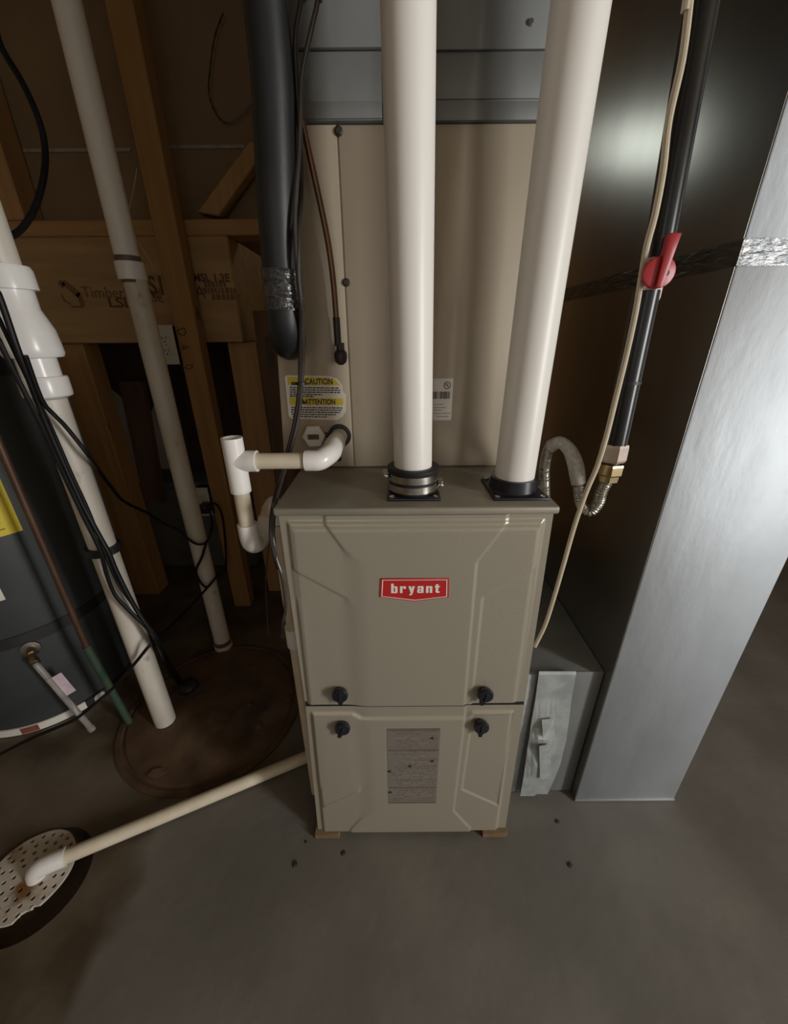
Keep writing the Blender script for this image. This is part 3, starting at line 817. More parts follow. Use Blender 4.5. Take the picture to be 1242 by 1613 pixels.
for zc, side in ((0.0165, -1), (-0.0005, 1)):
    hc = mk('hose_clamp', G().lathe([(0.0425, -0.0058), (0.0438, -0.0058), (0.0438, 0.0058), (0.0425, 0.0058)], (PCX, PCY, z0 + zc), n=40), MT['steel'], rc, smooth=True)
    c = Vector((PCX + side * 0.0465, PCY - 0.004, z0 + zc + 0.002))
    # screw housing belongs to the clamp ring: same level, own piece
    g = G().box(c.x - 0.005, c.x + 0.005, c.y - 0.009, c.y + 0.009, c.z - 0.006, c.z + 0.006)
    g.lathe([(0.0048, 0), (0.0048, 0.007), (0.003, 0.008)], (c.x, c.y - 0.009, c.z), (0, -1, 0), n=8)
    mk('clamp_screw', g, MT['steel'], rc, bevel=0.001, segs=1)

ip = thing('intake_pipe', 'white plastic pipe rising from the square black collar nearest the return duct', 'pipe', (PRX, PRY, FZT + 0.005))
top = at(916, 0, y=PRY)
z0 = FZT + 0.006
ax = Vector((top.x - PRX, 0.0, top.z - z0))
e = Vector((PRX, PRY, z0)) + ax * ((zt - z0) / ax.z)
mk('pipe', G().tube([(PRX, PRY, z0 + 0.012), e], 0.0335, n=36, smooth=False), MT['pvc'], ip, smooth=True)

# ------------------------------------------------------------------ refrigerant lines
sl = thing('suction_line', 'thick black foam insulated line bending into the coil cabinet', 'pipe', (-0.17, 0.74, 1.13))
pts = [Vector((-0.100, 0.712, RZ - 0.01)), Vector((-0.125, 0.712, 1.9)), at(416, -60, y=.712), at(419, 0, y=.712), at(430, 130, y=.715), at(433, 200, y=.716), at(438, 330, y=.716), at(443, 420, y=.717), at(448, 480, y=.719), at(452, 520, y=.725), at(455.5, 537, y=.745), at(455.5, 540, y=.776)]
def rs(L, T): return 0.0292 + 0.0016 * math.sin(L * 21) * (1 if L < 0.55 else 0.3)
mk('foam_sleeve', G().tube(pts, rs, n=28, cap=True), MT['foam'], sl, smooth=True)
g = G().tube([at(444.5, 425, y=.717), at(447, 455, y=.718), at(449.5, 488, y=.72)], lambda L, T: 0.0312 + 0.0010 * math.sin(L * 260) + 0.0008 * math.sin(L * 611), n=36, step=0.003)
mk('tape_wrap', g, MT['tape'], sl, smooth=True)

ll = thing('liquid_line', 'thin bare copper line curving down to a dark valve on the coil cabinet', 'pipe', (-0.09, 0.75, 1.12))
pts = [Vector((-0.10, 0.735, RZ - 0.01)), Vector((-0.115, 0.735, 1.9)), at(443, -80, y=.735), at(449, 0, y=.735), at(459, 84, y=.735), at(470, 155, y=.738), at(480, 209, y=.742), at(497, 285, y=.75), at(511, 350, y=.755), at(520, 400, y=.756), at(527, 460, y=.757), at(533, 545, y=.758)]
mk('copper_tube', G().tube(pts, 0.0050, n=12), MT['copper'], ll, smooth=True)
e = at(533, 545, y=.758)
mk('brazed_sleeve', G().tube([at(530, 500, y=.7575), e], 0.0062, n=12), MT['darkcopper'], ll, smooth=True)
c = at(537, 561, y=.757)
vv = mk('valve_body', G().lathe([(0.004, -0.015), (0.0100, -0.010), (0.0118, -0.003), (0.0118, 0.004), (0.009, 0.009), (0.0075, 0.010), (0.0070, 0.022)], c, (0.02, 0.05, 1), n=14), MT['darkcopper'], ll, smooth=True)
mk('valve_tail', G().tube([c + Vector((0, 0.006, 0)), (c.x + 0.002, CY, c.z)], 0.0055, n=10), MT['darkcopper'], ll, smooth=True)

# control wires running down the cabinet front
def wire(name, label, cat, pts, r, m, group=None, n=10):
    return tag(mk(name, G().tube(pts, r, n=n), m, smooth=True), label, cat, group)
pg_ = [Vector((-0.055, 0.70, RZ - 0.01)), Vector((-0.065, 0.70, 1.9)), at(504, -60, y=.70), at(501, 0, y=.70), at(491, 46, y=.70), at(476, 120, y=.705), at(473.5, 190, y=.705), at(471, 250, y=.705), at(465, 335, y=.69), at(467, 400, y=.685), at(472, 460, y=.69), at(476, 500, y=.705), at(478, 550, y=.72), at(476, 600, y=.722), at(470, 660, y=.715), at(455, 720, y=.69), at(443, 760, y=.66), at(433, 800, y=.60), at(431, 850, y=.585), at(436, 880, y=.572), at(444, 905, y=.566), at(449, 935, y=.566), at(450, 960, y=.57), at(446, 985, y=.60), at(445, 1005, y=.615)]
wire('control_wire', 'glossy grey control wire crossing over the caution label and down the furnace edge', 'wire', pg_, 0.0032, MT['wire_grey'], 'control wires')
pd_ = [Vector((-0.075, 0.716, RZ - 0.01)), Vector((-0.088, 0.716, 1.9)), at(479, -60, y=.716), at(475, 0, y=.716), at(466, 63, y=.716), at(469, 155, y=.72), at(474, 230, y=.72), at(475, 300, y=.72), at(470.5, 370, y=.69), at(470, 430, y=.685), at(474, 480, y=.69), at(474, 520, y=.705), at(473, 570, y=.72), at(472, 610, y=.722), at(464, 668, y=.715), at(450, 722, y=.69), at(438, 765, y=.655), at(429, 805, y=.60), at(427, 845, y=.585), at(432, 872, y=.572), at(439, 895, y=.575)]
wire('control_wire', 'dark brown control wire twisted against the grey one beside the suction line', 'wire', pd_, 0.0036, MT['wire_dark'], 'control wires')
c = at(475, 604, y=.721)
tag(mk('cable_tie', G().lathe([(0.0085, -0.0025), (0.0092, -0.0025), (0.0092, 0.0025), (0.0085, 0.0025)], c, (0.1, 0, 1), n=14).box(c.x - 0.017, c.x - 0.007, c.y - 0.004, c.y + 0.002, c.z - 0.0025, c.z + 0.0025), MT['rubber'], smooth=True), 'tiny black cable tie round the two wires in front of the caution label', 'cable tie', 'black cable ties')
wire('thin_wire', 'faint thin dark wire hanging down beside the furnace edge below the white trap', 'wire', [at(425, 850, y=.62), at(421, 885, y=.63), at(419, 920, y=.64), at(421, 970, y=.64), at(424, 1000, y=.64)], 0.0014, MT['wire_grey'], n=6)

# ------------------------------------------------------------------ condensate drain
cd = thing('condensate_trap', 'white plastic condensate trap with open tee beside the coil cabinet', 'drain pipe', (-0.265, 0.64, 0.80))
ZP = 0.972
DPX = -0.2185
TY = 0.628
TX = -0.2640
R1 = 0.0134
RF = 0.0172
# elbow out of the coil port
arc = [Vector((hp.x, CY - 0.002, hp.z)), Vector((hp.x, TY + 0.060, hp.z - 0.001))]
for k in range(1, 8):
    a = k / 8 * PI / 2
    arc.append(Vector((hp.x - 0.030 * (1 - math.cos(a)), TY + 0.030 * (1 - math.sin(a)) + 0.0, ZP + 0.004)))
arc += [Vector((hp.x - 0.030, TY, ZP + 0.004)), Vector((-0.147, TY, ZP))]
mk('port_nipple', G().tube([(hp.x, CY + 0.003, hp.z), (hp.x, TY + 0.085, hp.z)], 0.0155, n=24, smooth=False), MT['pvc_old'], cd, smooth=True)
mk('elbow', G().tube([(hp.x, TY + 0.098, hp.z), (hp.x, TY + 0.055, hp.z), (hp.x, TY + 0.032, hp.z - 0.002), (hp.x - 0.006, TY + 0.012, hp.z - 0.004), (hp.x - 0.017, TY + 0.002, ZP), (hp.x - 0.030, TY, ZP), (-0.1475, TY, ZP)], RF, n=28, step=0.004), MT['pvc_fit'], cd, smooth=True)
mk('horizontal_pipe', G().tube([(-0.150, TY, ZP), (-0.232, TY, ZP)], R1, n=24, smooth=False), MT['pvc_old'], cd, smooth=True)
tz0, tz1 = 0.9180, 1.0120
g = G().lathe([(RF, 0), (RF, tz1 - tz0), (0.0140, tz1 - tz0), (0.0135, 0.02)], (TX, TY, tz0), n=30, cap=False)
g.lathe([(0.0172, 0), (0.0172, 0.018), (RF + 0.0006, 0.020), (RF + 0.0006, 0.036), (0.0135, 0.036)], (TX, TY, ZP), (1, 0, 0), n=30)
mk('tee', g, MT['pvc_fit'], cd, smooth=True)
mk('drop_pipe', G().tube([(TX, TY, 0.935), (TX, TY, 0.835)], R1, n=24, smooth=False), MT['pvc_old'], cd, smooth=True)
# return bend of the trap
mk('trap_elbow', G().tube([(TX, TY, 0.8560), (TX, TY, 0.832), (TX + 0.001, TY + 0.004, 0.815), (TX + 0.004, TY + 0.020, 0.806), (TX + 0.010, TY + 0.045, 0.815), (TX + 0.016, TY + 0.062, 0.838)], RF, n=28, step=0.004), MT['pvc_fit'], cd, smooth=True)
mk('return_pipe', G().tube([(TX + 0.015, TY + 0.060, 0.835), (TX + 0.021, TY + 0.074, 0.856)], R1 + 0.002, n=24, smooth=False), MT['pvc_old'], cd, smooth=True)
mk('upper_elbow', G().tube([(TX + 0.019, TY + 0.070, 0.848), (TX + 0.023, TY + 0.078, 0.859), (TX + 0.029, TY + 0.074, 0.864), (TX + 0.036, TY + 0.058, 0.862), (TX + 0.043, TY + 0.040, 0.850), (TX + 0.046, TY + 0.030, 0.835)], R1 + 0.0012, n=24, step=0.004), MT['pvc_fit'], cd, smooth=True)
mk('down_pipe', G().tube([(TX + 0.046, TY + 0.03, 0.840), (DPX, TY + 0.03, 0.03)], R1, n=20, smooth=False), MT['pvc_old'], cd, smooth=True)
zc = at(458, 993, y=.645).z
mk('coupling', G().lathe([(RF, 0), (RF, -0.05), (R1, -0.05)], (DPX, TY + 0.03, zc), n=24), MT['pvc_fit'], cd, smooth=True)
# pipe on the floor
fp = thing('floor_drain_pipe', 'slim cream plastic pipe lying on the floor from furnace to floor drain', 'drain pipe', (-0.55, 0.62, 0))
p0 = Vector((-0.205, 0.787, 0.019)); p1 = at(75, 1361, z=0.03)
pe = at(62, 1366, z=0.03)
mk('pipe', G().tube([p0, p1], 0.0165, n=24, smooth=False), MT['pvc_old'], fp, smooth=True)
d = (p1 - p0).normalized()
mk('elbow', G().tube([p1 - d * 0.035, p1, p1 + d * 0.018 + Vector((0, 0, -0.004)), p1 + d * 0.026 + Vector((0, 0, -0.018)), p1 + d * 0.027 + Vector((0, 0, -0.045))], 0.0205, n=26, step=0.004), MT['pvc_fit'], fp, smooth=True)

# ------------------------------------------------------------------ floor drain
struct('drain_pit', G().lathe([(PITR - 0.001, 0), (PITR - 0.0005, -0.031), (0.001, -0.032)], (PITC[0], PITC[1], -0.001), n=40, cap=False), MT['pit'])
tag(bpy.data.objects['drain_pit'], 'dark round pit in the floor under the perforated drain grate', 'drain pit')
del bpy.data.objects['drain_pit']['kind']
GC = (-0.872, 0.490)
GR = 0.091
holes = []
for rr, n, ph in ((0.030, 8, 0.2), (0.047, 13, 0.1), (0.064, 18, 0.3), (0.081, 23, 0.0)):
    for k in range(n):
        a = 2 * PI * k / n + ph
        holes.append(circle((GC[0] + rr * math.cos(a), GC[1] + rr * math.sin(a)), 0.0046, 8))
rim = []
for i in range(48):
    a = 2 * PI * i / 48
    r = GR * (1 + 0.012 * math.sin(5 * a + 1)) - (0.010 if -1.1 < a - 2 * PI * (a > PI) < -0.75 else 0)
    rim.append((GC[0] + r * math.cos(a), GC[1] + r * math.sin(a)))
g = plate_with_holes(rim, holes, 0.007, 0.006)
tag(mk('drain_grate', g, MT['grate'], origin=(GC[0], GC[1], 0)), 'round white perforated drain grate with rust stains in the floor', 'drain grate')

# ------------------------------------------------------------------ sump lid
SCX, SCY = -0.622, 0.950
lid = thing('sump_basin', 'large round rusty brown sump lid set in the floor', 'sump lid', (SCX, SCY, 0))
mk('cover', G().lathe([(0.292, 0.0), (0.292, 0.004), (0.288, 0.006), (0.276, 0.006), (0.272, 0.003), (0.266, 0.003), (0.262, 0.007), (0.05, 0.0115), (0.002, 0.012)], (SCX, SCY, 0), n=72), MT['rust'], lid, smooth=True)
for px, py in ((455, 1103), (395, 1110), (408, 1145)):
    p = at(px, py, z=0.011)
    mk('bolt', G().lathe([(0.010, 0), (0.010, 0.005), (0.006, 0.007)], p, n=6), MT['rust'], lid)
p = at(248, 1218, z=0.011)
mk('patch', G().prism([p + Vector((-0.026, -0.008, 0)), p + Vector((0.004, -0.014, 0)), p + Vector((0.028, 0.004, 0)), p + Vector((0.010, 0.016, 0)), p + Vector((-0.018, 0.012, 0))], (0, 0, 0.0015)), MT['oldwood'], lid)
p = at(297, 1083, z=0.011)
mk('cord_gland', G().lathe([(0.034, 0), (0.034, 0.012), (0.026, 0.022), (0.012, 0.028)], p, n=18), MT['rubber'], lid, smooth=True)

# discharge pipe with check valve
SX, SY = -0.761, 0.891
sp = thing('sump_discharge_pipe', 'white pipe with swollen check valve rising from the rusty sump lid', 'pipe', (SX, SY, 0.012))
mk('lower_pipe', G().tube([(SX, SY, 0.0115), (SX, SY, 1.06)], 0.0310, n=32, smooth=False), MT['pvc_dirty'], sp, smooth=True)
mk('upper_pipe', G().tube([(SX, SY, 1.27), (SX, SY, RZ - 0.005)], 0.0310, n=32, smooth=False), MT['pvc_dirty'], sp, smooth=True)
mk('lower_collar', G().lathe([(0.0310, 1.040), (0.0440, 1.047), (0.0450, 1.054), (0.0450, 1.083), (0.0435, 1.087), (0.0365, 1.088)], (SX, SY, 0), n=36), MT['pvc_fit'], sp, smooth=True)
mk('valve_body', G().lathe([(0.0360, 1.080), (0.0360, 1.124), (0.0500, 1.126), (0.0535, 1.133), (0.0525, 1.150), (0.0500, 1.178), (0.0400, 1.207), (0.0365, 1.216), (0.0365, 1.256)], (SX, SY, 0), n=36), MT['pvc_fit'], sp, smooth=True)
mk('upper_collar', G().lathe([(0.0365, 1.250), (0.0455, 1.251), (0.0450, 1.285), (0.0420, 1.292), (0.0310, 1.293)], (SX, SY, 0), n=36), MT['pvc_fit'], sp, smooth=True)
p = at(172, 872, y=SY - 0.03)
tag(mk('strap', G().lathe([(0.0325, -0.010), (0.0400, -0.010), (0.0400, 0.010), (0.0325, 0.010)], (SX, SY, p.z), (0.03, 0, 1), n=28), MT['rubber'], smooth=True), 'black rubber strap tying cables to the sump discharge pipe', 'strap')

# vent pipe behind the lid
VX, VY = -0.706, 1.235
v = thing('radon_vent_pipe', 'long straight white vent pipe standing at the back edge of the sump lid', 'pipe', (VX, VY, 0))
zc0, zc1 = at(200, 440, y=1.21).z, at(195, 411, y=1.21).z
mk('lower_pipe', G().tube([(VX, VY, 0.022), (VX, VY, zc0 + 0.01)], 0.0300, n=32, smooth=False), MT['pvc_dirty'], v, smooth=True)
mk('upper_pipe', G().tube([(VX - 0.006, VY, zc1 - 0.01), (VX + 0.004, VY, RZ - 0.005)], 0.0300, n=32, smooth=False), MT['pvc'], v, smooth=True)
mk('coupling', G().lathe([(0.0305, zc0), (0.0365, zc0), (0.0365, zc1), (0.0305, zc1)], (VX - 0.004, VY, 0), n=32), MT['pvc_fit'], v, smooth=True)
mk('primer_ring', G().lathe([(0.0304, zc1), (0.0309, zc1), (0.0309, zc1 + 0.014), (0.0304, zc1 + 0.014)], (VX - 0.006, VY, 0), n=32), mat('purple_primer', (0.12, 0.085, 0.10), (0.16, 0.12, 0.13), rough=0.5, scale=(40, 40, 40)), v, smooth=True)
mk('primer_ring', G().lathe([(0.0302, zc0 - 0.007), (0.0306, zc0 - 0.007), (0.0306, zc0), (0.0302, zc0)], (VX - 0.001, VY, 0), n=32), MT['palestamp'], v, smooth=True)
mk('base_ring', G().lathe([(0.0345, 0.0), (0.0345, 0.022), (0.029, 0.022)], (VX, VY, 0.0), n=32), MT['pvc_dirty'], v, smooth=True)
mk('base_band', G().lathe([(0.0302, 0.022), (0.0325, 0.022), (0.0325, 0.040), (0.0302, 0.040)], (VX, VY, 0.0), n=32), MT['oldwood'], v, smooth=True)

# ------------------------------------------------------------------ water heater
WX, WY, WR = -1.278, 1.105, 0.262
WT = 1.13
wh = thing('water_heater', 'dark grey cylindrical water heater standing beside the sump pipe', 'water heater', (WX, WY, 0))
mk('tank', G().lathe([(WR - 0.004, 0.030), (WR, 0.034), (WR, 0.322), (WR - 0.004, 0.326), (WR - 0.004, 0.362), (WR, 0.366), (WR, WT - 0.05), (WR - 0.006, WT - 0.045)], (WX, WY, 0), n=72), MT['tank'], wh, smooth=True)
mk('jacket_band', G().lathe([(WR - 0.0035, 0.3265), (WR - 0.0015, 0.3265), (WR - 0.0015, 0.3615), (WR - 0.0035, 0.3615)], (WX, WY, 0), n=72), MT['tankdark'], wh, smooth=True)
mk('top_cap', G().lathe([(WR + 0.003, WT - 0.055), (WR + 0.003, WT - 0.006), (WR - 0.008, WT), (0.002, WT + 0.01)], (WX, WY, 0), n=72), MT['tankdark'], wh, smooth=True)
mk('base_ring', G().lathe([(WR + 0.002, 0.0), (WR + 0.004, 0.004), (WR + 0.004, 0.028), (WR - 0.006, 0.031)], (WX, WY, 0), n=72), MT['tankdark'], wh, smooth=True)
def on_tank(px, py, off=0.0):
    d = CR * ((px - 621) / FPX) - CU * ((py - 806.5) / FPX) + _f
    R = WR + off
    a = d.x ** 2 + d.y ** 2
    b = 2 * (d.x * -WX + d.y * -WY)
    c = WX ** 2 + WY ** 2 - R * R
    D = b * b - 4 * a * c
    t = (-b - math.sqrt(max(D, 0))) / (2 * a)
    return Vector((0, 0, EYE)) + d * t
def tank_patch(a0, a1, z0, z1, off=0.0012, n=12):
    g = G()
    vs = []
    for i in range(n + 1):
        a = a0 + (a1 - a0) * i / n
        for R, z in ((WR + off, z0), (WR + off, z1), (WR - 0.001, z1), (WR - 0.001, z0)):
            vs.append((WX + R * math.cos(a), WY + R * math.sin(a), z))
    fs = []
    for i in range(n):
        for k in range(4):
            k2 = (k + 1) % 4
            fs.append((i * 4 + k, (i + 1) * 4 + k, (i + 1) * 4 + k2, i * 4 + k2))
    fs += [(0, 1, 2, 3), (n * 4 + 3, n * 4 + 2, n * 4 + 1, n * 4)]
    return g.add(vs, fs)
def tang(p): return math.atan2(p.y - WY, p.x - WX)
pr, pt = on_tank(36, 835), on_tank(22, 728)
a1 = tang(pr)
lab = mk('energy_label', tank_patch(a1 - 0.62, a1, pr.z, pt.z), MT['yellow'], wh)
g = G()
random.seed(5)
for k in range(9):
    z = pr.z + 0.018 + k * 0.019
    q = tank_patch(a1 - 0.55, a1 - 0.05 - 0.12 * random.random(), z, z + 0.0022, off=0.0016)
    g.add(q.v, q.f)
o = mk('text_lines', g, MT['ink'], lab)
o['kind'] = 'stuff'
p1_, p2_ = on_tank(9, 944), on_tank(4, 905)
a2 = tang(p1_)
mk('lower_label', tank_patch(a2 - 0.4, a2, p1_.z, p2_.z), MT['labelwhite'], wh)
qc, qd = tang(at(-60, 1195, z=0.015)), tang(at(128, 1100, z=0.015))
mk('base_label', tank_patch(qc, qd, 0.003, 0.030, off=0.0046, n=20), MT['labelwhite'], wh)
qa, qb = tang(at(34, 1152, z=0.015)), tang(at(64, 1138, z=0.015))
mk('red_print', tank_patch(qa, qb, 0.005, 0.028, off=0.0056), MT['redlabel'], wh)
# drain valve, clear tube with its tag
vpnt = on_tank(48, 1022)
nrm = Vector((vpnt.x - WX, vpnt.y - WY, 0)).normalized()
mk('valve_escutcheon', G().lathe([(0.026, 0), (0.024, 0.004), (0.014, 0.006)], vpnt, nrm, n=24), MT['steel'], wh, smooth=True)
dv = mk('drain_valve', G().lathe([(0.013, 0), (0.013, 0.022), (0.010, 0.026), (0.010, 0.045), (0.013, 0.046), (0.013, 0.060), (0.009, 0.062)], vpnt, nrm + Vector((0.1, 0, -0.35)), n=14), MT['brass'], wh, smooth=True)
tb = thing('clear_drain_tube', 'clear plastic tube with paper tag hanging from the water heater drain valve', 'tube', at(150, 1158, z=0.0))
tp0 = vpnt + (nrm + Vector((0.1, 0, -0.35))).normalized() * 0.058
tp1 = at(146, 1150, z=0.014)
mk('tube', G().tube([tp0, tp0.lerp(tp1, 0.5), tp1], 0.0085, n=18), MT['clear'], tb, smooth=True)
mk('tube_end', G().tube([tp1.lerp(tp0, 0.06), tp1], 0.0105, n=18), MT['clear'], tb, smooth=True)
ta, tb1 = tp0.lerp(tp1, 0.26), tp0.lerp(tp1, 0.52)
dd = (tb1 - ta).normalized()
s_ = Vector((0.75, 0.62, 0.2)).normalized()
mk('paper_tag', G().prism([ta + Vector((0, 0, .010)) - s_ * 0.008, tb1 + Vector((0, 0, .010)) - s_ * 0.008, tb1 + Vector((0, 0, .010)) + s_ * 0.030, ta + Vector((0, 0, .010)) + s_ * 0.030], (-0.001, -0.002, 0.001)), MT['pink'], tb)
# white cap and relief pipe
p = at(150, 1096, z=0.012)
tag(mk('plastic_cap', G().lathe([(0.016, 0), (0.019, 0.004), (0.019, 0.020), (0.014, 0.027), (0.004, 0.029)], (p.x + 0.012, p.y, 0.0), n=20), MT['pvc_fit'], smooth=True), 'small rounded white plastic cap on the floor at the water heater base', 'cap')
rp = thing('relief_pipe', 'thin copper relief pipe with green corroded foot beside the water heater', 'pipe', (-0.8788, 0.8877, 0))
rx, ry_ = -0.8800, 0.8890
r0, r1, r2 = Vector((rx, ry_, 0.0)), at(138, 1022, y=ry_), at(25, 761, y=ry_)
r3 = Vector((r2.x + 0.006, ry_, RZ - 0.005))
mk('copper_pipe', G().tube([r1, r2, r3], 0.0086, n=16, smooth=False), mat('dim_brown_copper', (0.11, 0.06, 0.036), (0.08, 0.042, 0.027), rough=0.5, metal=0.4, scale=(20, 20, 9)), rp, smooth=True)
mk('corroded_foot', G().tube([r0, r1 + (r1 - r0) * 0.03], 0.0108, n=16, smooth=False), MT['verdigris'], rp, smooth=True)

# ------------------------------------------------------------------ gas line
gp = thing('gas_pipe', 'black iron gas pipe with red valve handle beside the return duct', 'pipe', (0.345, 0.61, 0.95))
GY = 0.61
u0 = at(1107, 0, y=GY); u1 = at(1041, 378, y=GY)
dirn = (u0 - u1).normalized()
ut = u1 + dirn * ((RZ - 0.006 - u1.z) / dirn.z)
mk('upper_pipe', G().tube([ut, u1 - dirn * 0.02], 0.0172, n=24, smooth=False), MT['blackpipe'], gp, smooth=True)
l0 = at(1016, 474, y=GY); l1 = at(967, 712, y=GY)
mk('lower_pipe', G().tube([l0 + (l0 - l1).normalized() * 0.012, l1], 0.0172, n=24, smooth=False), MT['blackpipe'], gp, smooth=True)
vb0, vb1 = at(1037, 395, y=GY), at(1020, 470, y=GY)
g = G().lathe([(0.0150, -0.004), (0.0160, 0.0), (0.0160, 0.014), (0.0135, 0.016), (0.0145, 0.022), (0.0165, 0.030), (0.0145, 0.040), (0.0130, 0.044), (0.0160, 0.046), (0.0160, 0.060), (0.0150, 0.066)], vb1, (vb0 - vb1), n=8)
mk('valve_body', g, MT['nickel'], gp, smooth=True)
hc = at(1035, 430, y=GY - 0.026)
up = (vb0 - vb1).normalized()
sdv = Vector((1, 0, 0)) - up * up.x
sdv.normalize()
g = G()
ring = []
for k in range(20):
    a = 2 * PI * k / 20
    ring.append(hc + (sdv * math.cos(a) * 0.0205 + up * math.sin(a) * 0.0185))
g.prism(ring, (0, -0.007, 0))
hd = mk('valve_handle', g, MT['red'], gp, bevel=0.0015)
b0 = hc + Vector((0.001, 0, 0))
mk('handle_lever', G().prism([b0 - up * 0.018 - sdv * 0.004, b0 - up * 0.018 + sdv * 0.004, b0 + sdv * 0.009 + up * 0.018, b0 + sdv * 0.0125 + up * 0.041, b0 - sdv * 0.002 + up * 0.041, b0 - sdv * 0.004], (0, -0.012, 0)), MT['red'], hd, bevel=0.0015)
mk('handle_screw', G().lathe([(0.004, 0), (0.004, 0.0016)], hc + Vector((0.0075, -0.007, -0.001)), (0, -1, 0), n=8), MT['darkcopper'], hd)
mk('valve_stem', G().tube([hc, hc + Vector((0, 0.026, 0))], 0.008, n=10), MT['brass'], gp, smooth=True)
dl = (l0 - l1).normalized()
mk('hex_adapter', G().lathe([(0.0195, 0.008), (0.0205, 0.004), (0.0205, -0.017), (0.0185, -0.021)], l1 + dl * 0.006, dl, n=6, phase=0.4), MT['nickel'], gp)
mk('union_gap', G().lathe([(0.0125, -0.014), (0.0125, -0.024)], l1, dl, n=16), MT['darkcopper'], gp, smooth=True)
mk('flare_nut', G().lathe([(0.0190, -0.019), (0.0195, -0.022), (0.0190, -0.036), (0.0160, -0.039), (0.0150, -0.049), (0.0120, -0.051)], l1, dl, n=6, phase=0.2), MT['brass'], gp)
fx = thing('gas_flex_connector', 'grey corrugated gas connector looping from gas pipe down behind the furnace', 'hose', (0.30, 0.64, 0.9))
f0 = l1 - dl * 0.048
fpts = [f0, at(948, 775, y=GY), at(943, 792, y=GY + .002), at(931, 805, y=GY + .006), at(918, 798, y=GY + .012), at(913, 780, y=GY + .017), at(912, 762, y=GY + .022), at(907, 732, y=GY + .03), at(897, 708, y=GY + .04), at(882, 697, y=GY + .055), at(868, 703, y=GY + .07), at(861, 720, y=GY + .08), at(858, 745, y=GY + .09), at(859, 775, y=GY + .10), at(860, 830, y=GY + .11)]
mk('corrugated_hose', G().tube(fpts, lambda L, T: 0.0088 + 0.0011 * math.sin(L * 2 * PI / 0.0042), n=14, step=0.0011), MT['corr'], fx, smooth=True, ang=75)
mk('woven_sleeve', G().tube(fpts[6:11], lambda L, T: 0.0118 + 0.0012 * math.sin(L * 60), n=18, step=0.004), MT['sleeve'], fx, smooth=True)
cc = [Vector((0.285, 0.598, RZ - 0.01)), Vector((0.296, 0.598, 1.9)), at(1092, -60, y=.588), at(1087, 0, y=.588), at(1075, 95, y=.588), at(1054, 190, y=.586), at(1045, 270, y=.586), at(1032, 340, y=.588), at(1020, 385, y=.586), at(1012, 430, y=.592), at(1002, 490, y=.592), at(987, 560, y=.595), at(970, 630, y=.594), at(955, 690, y=.592), at(941, 735, y=.592), at(924, 775, y=.594), at(905, 830, y=.597), at(888, 890, y=.60), at(872, 945, y=.605), at(859, 985, y=.612), at(843, 1018, y=.62)]
wire('cream_cable', 'cream cable draped along the gas pipe and across to the furnace side', 'cable', cc, lambda L, T: 0.0040, MT['cream'])
c = at(977, 592, y=.61)
tag(mk('cable_tie', G().lathe([(0.0173, -0.0022), (0.0184, -0.0022), (0.0184, 0.0022), (0.0173, 0.0022)], l0.lerp(l1, 0.5), dl, n=18), MT['rubber'], smooth=True), 'thin black cable tie round the lower gas pipe', 'cable tie', 'black cable ties')

# ------------------------------------------------------------------ return duct
DX0, DX1, DY0, DY1 = 0.4875, 0.7570, 0.642, 1.36
DZ = 1.264
rd = thing('return_duct', 'tall rectangular galvanised return air duct standing on the floor', 'duct', ((DX0 + DX1) / 2, 1.0, 0))
mk('lower_section', G().box(DX0, DX1, DY0, DY1, 0.002, DZ), MT['galv'], rd, bevel=0.003)
mk('upper_section', G().box(DX0 + 0.001, DX1 - 0.001, DY0 + 0.001, DY1 - 0.001, DZ + 0.0005, RZ - 0.005), MT['galv'], rd, bevel=0.003)
mk('side_sheet', G().box(DX0 - 0.0008, DX0 + 0.0002, DY0 + 0.002, DY1 - 0.002, 0.004, DZ - 0.001), MT['galv_side'], rd)  # added glossy sheet so this side of the duct renders darker
mk('side_sheet', G().box(DX0 + 0.0001, DX0 + 0.0012, DY0 + 0.003, DY1 - 0.003, DZ + 0.002, RZ - 0.008), MT['galv_side'], rd)
mk('foil_tape', G().box(DX0 + 0.0012, DX1 + 0.0012, DY0 - 0.0012, DY0 + 0.30, DZ - 0.0165, DZ + 0.0165), MT['foil'], rd)
mk('side_tape', G().box(DX0 - 0.0018, DX0 + 0.0012, DY0 - 0.0010, DY1 - 0.004, DZ - 0.0165, DZ + 0.0165), mat('shaded_foil_tape', (0.20, 0.19, 0.175), (0.14, 0.135, 0.125), rough=0.32, metal=0.9, scale=(40, 40, 90), bump=0.5, bscale=(40, 40, 160), bdist=0.003), rd)  # darker copy of the foil tape, shade of this side in its colour
mk('bottom_hem', G().box(DX0 - 0.001, DX1 + 0.001, DY0 - 0.002, DY0 + 0.002, 0.0015, 0.009), MT['galv'], rd, bevel=0.001)
# filter boot between furnace and duct
fb = thing('filter_boot', 'low galvanised boot joining the furnace to the return duct', 'duct', (0.375, 0.95, 0))
BZ = 0.4480
mk('boot_box', G().box(0.2705, DX0 - 0.0015, 0.668, 1.29, 0.004, BZ), MT['galv_dull'], fb, bevel=0.002)
mk('front_panel', G().box(0.2725, 0.330, 0.6655, 0.6685, 0.006, BZ - 0.004), MT['galv_light'], fb, bevel=0.0008)
mk('front_panel', G().box(0.345, DX0 - 0.003, 0.6675, 0.6690, 0.006, BZ + 0.001), MT['galv_dull'], fb, bevel=0.0008)  # darker metal stands in for the shadow on this panel
